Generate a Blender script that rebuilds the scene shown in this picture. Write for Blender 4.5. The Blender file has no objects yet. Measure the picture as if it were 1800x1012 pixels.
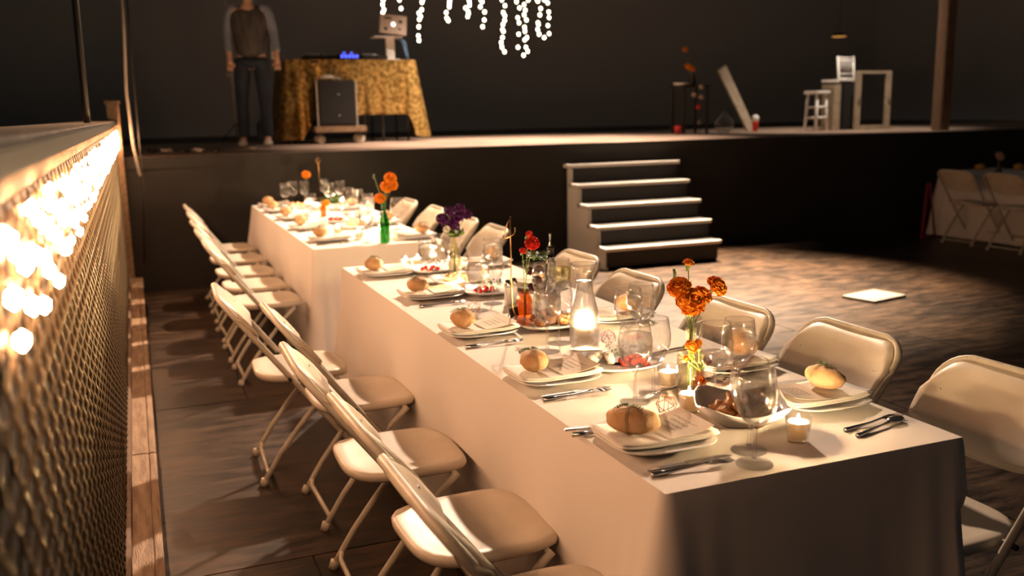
import bpy, bmesh, math, random
from mathutils import Vector, Matrix, noise
R = math.radians
PI = math.pi
rnd = random.Random(7)
C = bpy.context.scene.collection
SC = bpy.context.scene

# ------------------------------------------------------------------ camera, world, lights, exposure
F_PX, YAW, PITCH, ROLL, EYE = 1638.0, 0.37939, 0.18659, -0.018445, 1.52
_f = Vector((math.sin(YAW)*math.cos(PITCH), math.cos(YAW)*math.cos(PITCH), -math.sin(PITCH)))
_r = Vector((math.cos(YAW), -math.sin(YAW), 0)); _u = _r.cross(_f)
_r2 = _r*math.cos(ROLL)+_u*math.sin(ROLL); _u2 = -_r*math.sin(ROLL)+_u*math.cos(ROLL)
cd = bpy.data.cameras.new('camera'); cam = bpy.data.objects.new('camera', cd); C.objects.link(cam)
cam.matrix_world = Matrix(((_r2.x, _u2.x, -_f.x, 0), (_r2.y, _u2.y, -_f.y, 0), (_r2.z, _u2.z, -_f.z, EYE), (0, 0, 0, 1)))
cd.sensor_width = 36; cd.lens = F_PX*36/1800; cd.clip_start = 0.02; cd.clip_end = 200
cd.dof.use_dof = True; cd.dof.focus_distance = 2.65; cd.dof.aperture_fstop = 2.6
SC.camera = cam

w = bpy.data.worlds.new('night'); SC.world = w; w.use_nodes = True
w.node_tree.nodes['Background'].inputs[0].default_value = (1.0, .93, .86, 1)
w.node_tree.nodes['Background'].inputs[1].default_value = 0.022

def lamp(name, typ, loc, energy, col, aim=None, size=.1, ang=None, blend=.5):
    l = bpy.data.lights.new(name, typ); l.energy = energy; l.color = col
    if typ == 'AREA': l.size = size
    else: l.shadow_soft_size = size
    if ang: l.spot_size = R(ang); l.spot_blend = blend
    o = bpy.data.objects.new(name, l); C.objects.link(o); o.location = loc
    if aim: o.rotation_euler = (Vector(aim)-Vector(loc)).to_track_quat('-Z', 'Y').to_euler()
    return o
lamp('stage_spotlight', 'SPOT', (3.9, 8.75, 4.7), 4500, (1, .70, .49), (1.5, 5.6, .5), .09, 76, 1.0)
lamp('floor_spotlight', 'SPOT', (5.6, 8.75, 4.7), 21000, (1, .72, .48), (4.8, 7.0, 0), .1, 50, 1.0)
lamp('stage_wash', 'SPOT', (4.6, 9.5, 5.2), 3600, (1, .76, .60), (4.2, 10.0, 1.2), .1, 74, .9)
lamp('added_fill_right', 'SPOT', (8.6, 9.2, 5.0), 700, (1, .82, .66), (9.2, 10.7, 1.2), .1, 60, .8)  # fill added to brighten the items on stage right
vs = SC.view_settings; vs.view_transform = 'Standard'; vs.look = 'None'; vs.gamma = 1; vs.use_curve_mapping = False
vs.exposure = 0.0
cy = SC.cycles
cy.max_bounces = 10; cy.transparent_max_bounces = 24; cy.transmission_bounces = 10; cy.glossy_bounces = 4; cy.diffuse_bounces = 3
cy.caustics_reflective = False; cy.caustics_refractive = False; cy.sample_clamp_indirect = 3; cy.blur_glossy = .5
cy.use_light_tree = True

# measured directions turned into real positions on the plane they stand on
def at(px, py, z=.75):
    d = _f+_r2*((px-900)/F_PX)-_u2*((py-506)/F_PX)
    t = (z-EYE)/d.z
    return Vector((d.x*t, d.y*t, z))
def on_wall(px, py, y):
    d = _f+_r2*((px-900)/F_PX)-_u2*((py-506)/F_PX)
    t = y/d.y
    return Vector((d.x*t, y, EYE+d.z*t))

# ------------------------------------------------------------------ materials
MATS = {}
def mat(name, col, rough=.5, metal=0, bump=0, bscale=20, vary=0, vscale=5, col2=None, spec=.5, emit=None, estr=0, trans=0, ior=1.45, sss=0, sheen=0, coat=0, stretch=(1, 1, 1), world=False):
    if name in MATS: return MATS[name]
    m = bpy.data.materials.new(name); m.use_nodes = True; nt = m.node_tree; b = nt.nodes['Principled BSDF']
    b.inputs['Base Color'].default_value = (*col, 1); b.inputs['Roughness'].default_value = rough; b.inputs['Metallic'].default_value = metal
    b.inputs['Specular IOR Level'].default_value = spec
    b.inputs['IOR'].default_value = ior
    if trans: b.inputs['Transmission Weight'].default_value = trans
    if sss:
        b.inputs['Subsurface Weight'].default_value = sss; b.inputs['Subsurface Scale'].default_value = .01
    if sheen: b.inputs['Sheen Weight'].default_value = sheen
    if coat: b.inputs['Coat Weight'].default_value = coat
    if emit: b.inputs['Emission Color'].default_value = (*emit, 1); b.inputs['Emission Strength'].default_value = estr
    if vary or bump:
        if world:
            g = nt.nodes.new('ShaderNodeNewGeometry'); src = g.outputs['Position']
        else:
            g = nt.nodes.new('ShaderNodeTexCoord'); src = g.outputs['Object']
        mp = nt.nodes.new('ShaderNodeMapping'); mp.inputs['Scale'].default_value = stretch
        nt.links.new(src, mp.inputs['Vector'])
    if vary:
        n = nt.nodes.new('ShaderNodeTexNoise'); n.inputs['Scale'].default_value = vscale; n.inputs['Detail'].default_value = 6
        nt.links.new(mp.outputs[0], n.inputs['Vector'])
        cr = nt.nodes.new('ShaderNodeValToRGB'); c2 = col2 or tuple(c*(1-vary) for c in col)
        cr.color_ramp.elements[0].position = .35; cr.color_ramp.elements[1].position = .68
        cr.color_ramp.elements[0].color = (*c2, 1); cr.color_ramp.elements[1].color = (*col, 1)
        nt.links.new(n.outputs['Fac'], cr.inputs[0]); nt.links.new(cr.outputs[0], b.inputs['Base Color'])
    if bump:
        n = nt.nodes.new('ShaderNodeTexNoise'); n.inputs['Scale'].default_value = bscale; n.inputs['Detail'].default_value = 5
        nt.links.new(mp.outputs[0], n.inputs['Vector'])
        bp = nt.nodes.new('ShaderNodeBump'); bp.inputs['Strength'].default_value = bump; bp.inputs['Distance'].default_value = .01
        nt.links.new(n.outputs['Fac'], bp.inputs['Height']); nt.links.new(bp.outputs[0], b.inputs['Normal'])
    MATS[name] = m; return m

def thin_glass(name, tint=(1, 1, 1), refl=1.0):
    """thin-walled glass: light goes straight through, with a Fresnel sheen"""
    if name in MATS: return MATS[name]
    m = bpy.data.materials.new(name); m.use_nodes = True; nt = m.node_tree; nt.nodes.clear()
    o = nt.nodes.new('ShaderNodeOutputMaterial'); t = nt.nodes.new('ShaderNodeBsdfTransparent'); t.inputs[0].default_value = (*tint, 1)
    g = nt.nodes.new('ShaderNodeBsdfGlossy'); g.inputs['Roughness'].default_value = .03; g.inputs[0].default_value = (refl, refl, refl, 1)
    lw = nt.nodes.new('ShaderNodeLayerWeight'); lw.inputs[0].default_value = .5      # works the same from both sides of the wall
    pw = nt.nodes.new('ShaderNodeMath'); pw.operation = 'POWER'; pw.inputs[1].default_value = 3; nt.links.new(lw.outputs['Facing'], pw.inputs[0])
    fr = nt.nodes.new('ShaderNodeMath'); fr.operation = 'MULTIPLY_ADD'; fr.inputs[1].default_value = .80; fr.inputs[2].default_value = .05; nt.links.new(pw.outputs[0], fr.inputs[0])
    mx = nt.nodes.new('ShaderNodeMixShader')
    nt.links.new(fr.outputs[0], mx.inputs[0]); nt.links.new(t.outputs[0], mx.inputs[1]); nt.links.new(g.outputs[0], mx.inputs[2]); nt.links.new(mx.outputs[0], o.inputs[0])
    MATS[name] = m; return m

def floor_mat(name, dark, light, s, stretch, lo, hi, rough=.42):
    m = bpy.data.materials.new(name); m.use_nodes = True; nt = m.node_tree; b = nt.nodes['Principled BSDF']; L = nt.links.new
    g = nt.nodes.new('ShaderNodeNewGeometry'); mp = nt.nodes.new('ShaderNodeMapping'); mp.inputs['Scale'].default_value = stretch; L(g.outputs['Position'], mp.inputs[0])
    n1 = nt.nodes.new('ShaderNodeTexNoise'); n1.inputs['Scale'].default_value = s; n1.inputs['Detail'].default_value = 9; n1.inputs['Roughness'].default_value = .68; L(mp.outputs[0], n1.inputs[0])
    n2 = nt.nodes.new('ShaderNodeTexNoise'); n2.inputs['Scale'].default_value = 1.1; n2.inputs['Detail'].default_value = 3; L(g.outputs['Position'], n2.inputs[0])
    a = nt.nodes.new('ShaderNodeMath'); a.operation = 'MULTIPLY_ADD'; a.inputs[1].default_value = .45; L(n2.outputs[0], a.inputs[0]); L(n1.outputs[0], a.inputs[2])
    cr = nt.nodes.new('ShaderNodeValToRGB'); cr.color_ramp.elements[0].position = lo; cr.color_ramp.elements[1].position = hi
    cr.color_ramp.elements[0].color = (*dark, 1); cr.color_ramp.elements[1].color = (*light, 1)
    L(a.outputs[0], cr.inputs[0]); L(cr.outputs[0], b.inputs['Base Color'])
    rr = nt.nodes.new('ShaderNodeMapRange'); rr.inputs[3].default_value = rough-.14; rr.inputs[4].default_value = rough+.2; L(n1.outputs[0], rr.inputs[0]); L(rr.outputs[0], b.inputs['Roughness'])
    bp = nt.nodes.new('ShaderNodeBump'); bp.inputs['Strength'].default_value = .35; bp.inputs['Distance'].default_value = .006; L(n1.outputs[0], bp.inputs['Height']); L(bp.outputs[0], b.inputs['Normal'])
    b.inputs['Specular IOR Level'].default_value = .25
    MATS[name] = m; return m

M_cloth = mat('table_linen', (.80, .735, .675), .85, bump=.10, bscale=260, sheen=.15, spec=.2)
M_chair = mat('chair_plastic', (.66, .585, .485), .40, bump=.04, bscale=90, vary=.12, vscale=7, col2=(.58, .50, .40))
M_chairmetal = mat('chair_paint', (.60, .55, .46), .4, vary=.2, vscale=14, col2=(.46, .41, .33))
M_porc = mat('porcelain', (.82, .80, .77), .14, coat=.3)
M_napkin = mat('napkin_linen', (.84, .80, .74), .9, bump=.12, bscale=200, sheen=.2)
M_card = mat('kraft_card', (.80, .66, .50), .8, vary=.1, vscale=30)
M_cardw = mat('white_card', (.85, .78, .68), .7)
M_ink = mat('ink', (.10, .07, .05), .6)
M_inkw = mat('white_ink', (.95, .93, .9), .6)
M_bread = mat('bread_crust', (.68, .44, .25), .7, bump=.35, bscale=45, vary=.3, vscale=16, col2=(.55, .31, .13))
M_twine = mat('twine', (.42, .30, .17), .9)
M_herb = mat('herb_green', (.13, .17, .05), .7)
M_steel = mat('cutlery_steel', (.62, .60, .57), .14, 1)
M_gold = mat('gold_wire', (.80, .48, .20), .25, 1)
M_copper = mat('copper_wire', (.50, .20, .10), .35, .8)
M_glass = thin_glass('clear_glass', (.975, .972, .965))
M_glassg = thin_glass('green_glass', (.16, .62, .22))
M_glassa = thin_glass('amber_glass', (.90, .58, .20))
M_glassv = thin_glass('bottle_glass', (.95, .94, .84))
def liquid(name, col, rough):
    m = mat(name, col, rough, trans=1, ior=1.333); nt = m.node_tree
    t = nt.nodes.new('ShaderNodeBsdfTransparent'); t.inputs[0].default_value = (*col, 1); mx = nt.nodes.new('ShaderNodeMixShader'); mx.inputs[0].default_value = .66
    nt.links.new(nt.nodes['Principled BSDF'].outputs[0], mx.inputs[1]); nt.links.new(t.outputs[0], mx.inputs[2]); nt.links.new(mx.outputs[0], nt.nodes['Material Output'].inputs[0]); return m
M_water = liquid('water', (.99, .985, .975), .16)
M_wine = liquid('white_wine', (.95, .93, .66), .05)
M_glassrim = liquid('solid_glass', (1, 1, 1), .02)
M_orange = mat('marigold_petal', (1.0, .40, .02), .75, sss=.1, vary=.35, vscale=60, col2=(1.0, .27, .012))
M_red = mat('red_petal', (.80, .045, .03), .6, vary=.3, vscale=30)
M_purple = mat('purple_petal', (.13, .02, .16), .7, vary=.4, vscale=40)
M_dahlia = mat('dark_petal', (.10, .015, .035), .7, vary=.3, vscale=40)
M_stem = mat('stem_green', (.17, .26, .06), .6, vary=.3, vscale=30)
M_leaf = mat('leaf_green', (.07, .13, .04), .6)
M_tomato = mat('tomato_skin', (.80, .05, .03), .15, coat=.4)
M_mozz = mat('mozzarella', (.85, .80, .70), .5)
M_fry = mat('fried_batter', (.50, .24, .07), .55, bump=.5, bscale=120, vary=.5, vscale=50, col2=(.26, .10, .03))
M_meat = mat('roast_meat', (.36, .17, .06), .5, bump=.5, bscale=120, vary=.5, vscale=50, col2=(.16, .06, .02))
M_shrimp = mat('shrimp', (.85, .36, .15), .4, vary=.35, vscale=40, col2=(.9, .62, .4))
M_black = mat('black_paint', (.020, .018, .017), .6, bump=.1, bscale=8, world=True)
M_stagefront = mat('stage_front_paint', (.017, .0155, .014), .75, vary=.3, vscale=1.2, bump=.1, bscale=6, world=True)
M_backdrop = mat('backdrop', (.40, .405, .41), .95, spec=.05)
M_white = mat('white_paint', (.84, .82, .78), .45)
M_wood = mat('worn_wood', (.40, .27, .16), .55, bump=.5, bscale=30, vary=.6, vscale=6, col2=(.20, .12, .065), stretch=(8, 1, 8), world=True)
M_woodpost = mat('brown_post', (.20, .125, .075), .6, bump=.3, bscale=20, vary=.4, vscale=9, stretch=(6, 6, 1))
M_rail = mat('rail_paint', (.045, .034, .026), .45, vary=.3, vscale=4)
M_wire = mat('galvanised_wire', (.27, .21, .135), .30, .45)
M_darkmetal = mat('dark_metal', (.06, .055, .05), .4, .7)
M_floor = floor_mat('floor_paint', (.0075, .0041, .0022), (.088, .050, .027), 8.0, (.45, 1.8, 1), .64, 1.02)
M_floorb = mat('floor_joint', (.012, .009, .007), .9)
M_stagetop = floor_mat('stage_boards', (.12, .075, .055), (.50, .36, .27), 3.0, (.5, 2, 1), .45, .9, .5)

# ------------------------------------------------------------------ mesh helpers
class MB:
    def __init__(s): s.v = []; s.f = []; s.sm = []
    def add(s, vs, fs, smooth=True):
        o = len(s.v); s.v += [tuple(v) for v in vs]; s.f += [tuple(i+o for i in f) for f in fs]; s.sm += [smooth]*len(fs); return s
    def box(s, cx, cy, cz, sx, sy, sz, rz=0, bev=0):
        hx, hy, hz = sx/2, sy/2, sz/2; co, si = math.cos(rz), math.sin(rz)
        if bev <= 0:
            P = [(x*hx, y*hy, z*hz) for x in (-1, 1) for y in (-1, 1) for z in (-1, 1)]
            Fc = [(0, 1, 3, 2), (4, 6, 7, 5), (0, 4, 5, 1), (2, 3, 7, 6), (0, 2, 6, 4), (1, 5, 7, 3)]
        else:
            bm = bmesh.new(); bmesh.ops.create_cube(bm, size=1)
            for v in bm.verts: v.co = Vector((v.co.x*sx, v.co.y*sy, v.co.z*sz))
            bmesh.ops.bevel(bm, geom=bm.edges[:], offset=bev, segments=2, affect='EDGES')
            P = [tuple(v.co) for v in bm.verts]; bm.verts.index_update(); Fc = [tuple(v.index for v in f.verts) for f in bm.faces]; bm.free()
        return s.add([(cx+x*co-y*si, cy+x*si+y*co, cz+z) for x, y, z in P], Fc, False)
    def tube(s, pts, r, n=8, closed=False, cap=True, flat=1.0):
        pts = [Vector(p) for p in pts]; N = len(pts); rs = r if isinstance(r, (list, tuple)) else [r]*N
        up = None; V = []
        for i, p in enumerate(pts):
            a = pts[i-1] if (i > 0 or closed) else p; b = pts[(i+1) % N] if (i < N-1 or closed) else p
            t = (b-a)
            if t.length < 1e-9: t = Vector((0, 0, 1))
            t.normalize()
            if up is None:
                up = Vector((0, 0, 1)) if abs(t.z) < .9 else Vector((1, 0, 0))
            up = (up-t*up.dot(t))
            if up.length < 1e-6: up = t.orthogonal()
            up.normalize(); sd = t.cross(up)
            for k in range(n):
                q = 2*PI*k/n; V.append(p+up*(math.cos(q)*rs[i])+sd*(math.sin(q)*rs[i]*flat))
        Fc = []
        for i in range(N if closed else N-1):
            j = (i+1) % N
            for k in range(n):
                l = (k+1) % n; Fc.append((i*n+k, i*n+l, j*n+l, j*n+k))
        if cap and not closed:
            Fc.append(tuple(range(n))[::-1]); Fc.append(tuple((N-1)*n+k for k in range(n)))
        return s.add(V, Fc)
    def lathe(s, prof, n=28, cx=0, cy=0, cz=0, cap0=True, cap1=False):
        V = []; Fc = []
        for r, z in prof:
            for k in range(n):
                q = 2*PI*k/n; V.append((cx+r*math.cos(q), cy+r*math.sin(q), cz+z))
        for i in range(len(prof)-1):
            for k in range(n):
                l = (k+1) % n; Fc.append((i*n+k, i*n+l, (i+1)*n+l, (i+1)*n+k))
        if cap0: Fc.append(tuple(range(n))[::-1])
        if cap1: Fc.append(tuple((len(prof)-1)*n+k for k in range(n)))
        return s.add(V, Fc)
    def sq(s, prof, n=40, e=5, corner=0, cap0=True, cap1=False):
        """superellipse rings: prof rows (rx, ry, z)"""
        V = []; Fc = []
        for rx, ry, z in prof:
            for k in range(n):
                q = 2*PI*(k+.5)/n; cq, sq_ = math.cos(q), math.sin(q)
                m = (abs(cq)**e+abs(sq_)**e)**(-1/e)
                cn = max(0, m-1)/.35
                V.append((rx*cq*m, ry*sq_*m, z+corner*cn*(z/.05 if z > 0 else 0)))
        for i in range(len(prof)-1):
            for k in range(n):
                l = (k+1) % n; Fc.append((i*n+k, i*n+l, (i+1)*n+l, (i+1)*n+k))
        if cap0: Fc.append(tuple(range(n))[::-1])
        if cap1: Fc.append(tuple((len(prof)-1)*n+k for k in range(n)))
        return s.add(V, Fc)
    def ball(s, c, rx, ry, rz, sub=2, nz=0, ns=10, seed=0, rot=None):
        bm = bmesh.new(); bmesh.ops.create_icosphere(bm, subdivisions=sub, radius=1); bm.verts.index_update()
        V = []
        for v in bm.verts:
            k = 1+nz*noise.noise(v.co*ns/5+Vector((seed*7.3, seed*3.1, 0)))
            p = Vector((v.co.x*rx*k, v.co.y*ry*k, v.co.z*rz*k))
            if rot: p.rotate(rot)
            V.append(p+Vector(c))
        Fc = [tuple(v.index for v in f.verts) for f in bm.faces]; bm.free()
        return s.add(V, Fc)
    def build(s, name, m, parent=None, link=True):
        me = bpy.data.meshes.new(name); me.from_pydata(s.v, [], s.f); me.polygons.foreach_set('use_smooth', s.sm); me.update()
        if m: me.materials.append(m)
        o = bpy.data.objects.new(name, me)
        C.objects.link(o)
        if parent: o.parent = parent
        return o
def tag(o, label=None, cat=None, group=None, kind=None):
    if label: o['label'] = label
    if cat: o['category'] = cat
    if group: o['group'] = group
    if kind: o['kind'] = kind
    return o
def empty(name, label=None, cat=None, loc=(0, 0, 0), rz=0, group=None, kind=None):
    o = bpy.data.objects.new(name, None); C.objects.link(o); o.location = loc; o.rotation_euler = (0, 0, rz); o.empty_display_size = .05
    return tag(o, label, cat, group, kind)
KIDS = {}
def dup(o, parent=None):
    c = o.copy(); C.objects.link(c)
    if parent: c.parent = parent
    for ch in o.children: dup(ch, c)
    return c
def place(o, loc, rz=0, label=None, group=None, sc=None):
    o.location = loc; o.rotation_euler = (0, 0, rz)
    if label: o['label'] = label
    if group: o['group'] = group
    if sc: o.scale = (sc, sc, sc)
    return o
class Proto:
    """first placement uses the prototype itself, later ones copy it"""
    def __init__(s, make): s.make = make; s.o = None
    def put(s, loc, rz=0, label=None, group=None, sc=None):
        if s.o is None: s.o = s.make(); o = s.o
        else: o = dup(s.o)
        return place(o, loc, rz, label, group, sc)

# ------------------------------------------------------------------ the setting
TX0, TX1 = .944, 1.75
SY, SZ = 8.8, 1.19
o = MB().box(4.5, 3, -.03, 22, 15, .04).build('floor', M_floorb); tag(o, kind='structure')
pm = None
for i in range(11):
    for j in range(6):
        px_ = -2.6+i*1.225-(.6 if j % 2 else 0); py_ = -1.9+j*2.0
        if pm is None:
            b = MB().box(0, 0, -.005, 1.219, 1.994, .010, bev=.0015); q = b.build('floor_panel', M_floor, o); pm = q.data
        else:
            q = bpy.data.objects.new('floor_panel', pm); C.objects.link(q); q.parent = o
        q.location = (px_, py_, rnd.uniform(-.0012, 0)); q.rotation_euler = (rnd.uniform(-.0008, .0008), rnd.uniform(-.0008, .0008), 0)
tag(MB().box(4.5, 17.6, 3, 24, .2, 8).build('wall_back', M_backdrop), kind='structure')
tag(MB().box(-4.5, 6, 3, .2, 24, 8).build('wall_left', M_backdrop), kind='structure')
tag(MB().box(16.2, 6, 3, .2, 24, 8).build('wall_right', M_backdrop), kind='structure')
# stage: front wall with trim board and top boards
tag(MB().box(4.5, SY+.03, SZ/2-.03, 21, .06, SZ-.06).build('wall_stage_front', M_stagefront), kind='structure')
st = tag(MB().box(4.5, 13.1, SZ-.06, 21, 8.6, .03).build('stage_deck', M_black), kind='structure')
bm_ = None
for i in range(9):
    for j in range(14):
        if bm_ is None:
            q = MB().box(0, 0, 0, 2.395, .296, .04, bev=.002).build('stage_board', M_stagetop, st); bm_ = q.data
        else:
            q = bpy.data.objects.new('stage_board', bm_); C.objects.link(q); q.parent = st
        q.location = (-4.7+i*2.4+(1.1 if j % 2 else 0), SY+.13+j*.3, SZ-.02)
for i in range(9):
    q = MB().box(-4.7+i*2.4, 15.2, SZ-.02, 2.395, 4.1, .04).build('rear_deck_panel', M_black, st)
tag(MB().box(4.5, SY-.012, SZ-.05, 21, .024, .10, bev=.004).build('trim_1', M_stagefront), kind='structure')
# a side curtain edge and a post of the proscenium
q = MB().box(9.62, 9.2, 2.6, .16, .16, 2.82, bev=.01).build('wooden_post', M_woodpost); tag(q, 'brown wooden post standing at the right end of the stage', 'post')

# ------------------------------------------------------------------ fence with string lights
FX = -.135
fence = empty('wire_mesh_fence', 'tan crimped wire mesh fence with dark top rail running along the left side', 'fence', (FX, 0, 0))
wm = None
PITCHW = .0405; NW = 210
for i in range(NW):
    if wm is None:
        pts = []; rr = []
        nz_ = 60
        for k in range(nz_+1):
            q = k % 4
            pts.append(((0, .0045, 0, -.0045)[q], (.0015 if q == 1 else 0), .185+k*(1.25/nz_))); rr.append((.0022, .0042, .0022, .0030)[q])
        b = MB()
        b.tube(pts, rr, 5)
        q = b.build('wire', M_wire, fence); wm = q.data
    else:
        q = bpy.data.objects.new('wire', wm); C.objects.link(q); q.parent = fence
    q.location = (0, .22+i*PITCHW, 0); q.rotation_euler = (0, 0, PI if i % 2 else 0)
for k in range(15):
    MB().tube([(-.004, .2, .227+k*.0833), (-.004, 8.7, .227+k*.0833)], .0012, 4).build('cross_wire', M_darkmetal, fence)
MB().box(-.10, 4.42, 1.484, .26, 8.6, .030, bev=.004).build('top_rail', M_rail, fence)
MB().box(-.11, 4.42, 1.5015, .25, 8.6, .005).build('lit_rail_top', M_wood, fence)  # lighter board added: the rail's lit top put into its colour
MB().box(-.028, 4.42, .80, .006, 8.6, 1.28).build('added_dark_sheet', mat('gap_shade', (.010, .009, .008), .9), fence)  # sheet added behind the wires so the gaps read as dark shade
MB().box(-.02, 4.42, 1.445, .03, 8.6, .03, bev=.004).build('upper_batten', M_wood, fence)
MB().box(.012, 4.42, .178, .018, 8.6, .05, bev=.003).build('bottom_batten', M_woodpost, fence)
b = MB().box(-.04, 4.95, .82, .045, .09, 1.30, bev=.006); b.build('post', M_woodpost, fence)
q = MB().box(-.045, 2.2, .82, .03, .06, 1.30, bev=.006).build('post', M_woodpost, fence)
b = MB().box(0.0, 8.72, .86, .10, .11, 1.58, bev=.006); pe = b.build('end_post', M_wood, fence)
MB().box(0.0, 8.72, 1.662, .125, .135, .025, bev=.004).build('post_cap', M_wood, pe)
# curb ledge: long boards
curb = empty('ledge', 'pale worn wooden ledge at the foot of the wire mesh fence', 'ledge', (0, 0, 0))
for k, (y0, y1) in enumerate([(-.6, 1.6), (1.605, 4.0), (4.005, 6.5), (6.505, 8.72)]):
    MB().box(-.088, (y0+y1)/2, .135, .075, y1-y0, .03, bev=.004).build('board', M_wood, curb)
    MB().box(-.035, (y0+y1)/2, .133, .028, y1-y0, .034, bev=.004).build('board', M_wood, curb)
    MB().box(-.075, (y0+y1)/2, .06, .09, y1-y0, .118).build('riser', M_black, curb)  # black face puts the shade under the ledge into the colour
# tall pole and pipes
tag(MB().tube([(-.20, 5.1, 0), (-.20, 5.1, 4.2)], .016, 10).build('pole', M_darkmetal), 'thin dark pole rising behind the fence rail near the left edge', 'pole')
cb = MB()
cb.tube([on_wall(213, -20, 8.4), on_wall(218, 60, 8.4), on_wall(222, 160, 8.4), on_wall(235, 260, 8.4), on_wall(246, 310, 8.4)], .012, 8)
tag(cb.build('cable', mat('cable_grey', (.35, .30, .25), .5)), 'pale cable hanging down past the end of the fence', 'cable')
cb = MB(); cb.tube([on_wall(222, -20, 8.5), on_wall(230, 90, 8.5), on_wall(244, 240, 8.5), on_wall(252, 330, 8.5), (-.0, 8.6, .3)], .007, 6)
tag(cb.build('cable', M_darkmetal), 'thin dark cable beside the pale one at the stage corner', 'cable')

M_bulb = mat('warm_bulb', (1, .8, .55), .4, emit=(1, .51, .26), estr=300)
sl = empty('string_lights', 'glowing warm string lights draped thickly along the top of the fence', 'string lights', (FX+.012, 0, 0))
rl = random.Random(3)
strands = []
for s_ in range(3):
    pts = []
    zb = (1.41, 1.37, 1.325)[s_]
    for k in range(200):
        y = .93+k*.0388
        pts.append((.002+.002*s_+rl.uniform(-.003, .003), y, zb+.018*math.sin(k*.9+s_*2)+rl.uniform(-.008, .008)))
    strands.append(pts)
    MB().tube(pts, .0016, 4).build('wire', M_darkmetal, sl)
bmm = None
for s_, pts in enumerate(strands):
    for k in range(s_, 200, 2 if s_ < 2 else 3):
        p = pts[k]
        if p[1] < 1.5 and k % 3 == 0: continue
        if bmm is None:
            q = MB().ball((0, 0, 0), .0078, .0078, .0105, 1).build('bulb', M_bulb, sl); bmm = q.data
        else:
            q = bpy.data.objects.new('bulb', bmm); C.objects.link(q); q.parent = sl
        q.location = (p[0]+.001, p[1], p[2]-.013)

# ------------------------------------------------------------------ stage steps
st = empty('stage_steps', 'black wooden stage steps with white edged treads and pale left side', 'steps', (0, 0, 0))
SX0, SX1 = 4.12, 5.40
noses = [(.22, 7.86), (.41, 8.04), (.60, 8.24), (.79, 8.46), (.98, 8.66)]
for k, (z, y) in enumerate(noses):
    y1 = noses[k+1][1] if k < 4 else SY-.08
    MB().box((SX0+SX1)/2, (y+y1)/2+.02, z-.02, SX1-SX0, y1-y+.05, .04, bev=.003).build('tread', M_black, st)
    MB().box((SX0+SX1)/2-.01, y-.006, z-.016, SX1-SX0+.03, .02, .034, bev=.003).build('nosing', M_white, st)
    MB().box((SX0+SX1)/2, y+.03, z-.115, SX1-SX0-.02, .012, .15).build('riser', M_black, st)
b = MB()
poly = [(SY-.04, 0), (7.90, 0), (7.90, .175)]
for k in range(5): poly += [(noses[k][1]+.02, noses[k][0]-.045), ((noses[k+1][1]+.02) if k < 4 else SY-.04, noses[k][0]-.045)]
poly.append((SY-.04, .05))
n = len(poly)-1; poly = poly[:n]
for x0 in (SX0+.01, SX1-.03):
    bb = MB(); bb.add([(x0, y, z) for y, z in poly]+[(x0+.022, y, z) for y, z in poly], [tuple(range(n)), tuple(range(2*n-1, n-1, -1))]+[(i, i+n, (i+1) % n+n, (i+1) % n) for i in range(n)], False)
    bb.build('side_panel', M_white if x0 < 4.5 else M_black, st)
for k, (z, y) in enumerate(noses):
    MB().box(SX0-.005, y+.085, z-.016, .02, .20, .036, bev=.003).build('tread_end', M_white, st)

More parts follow.
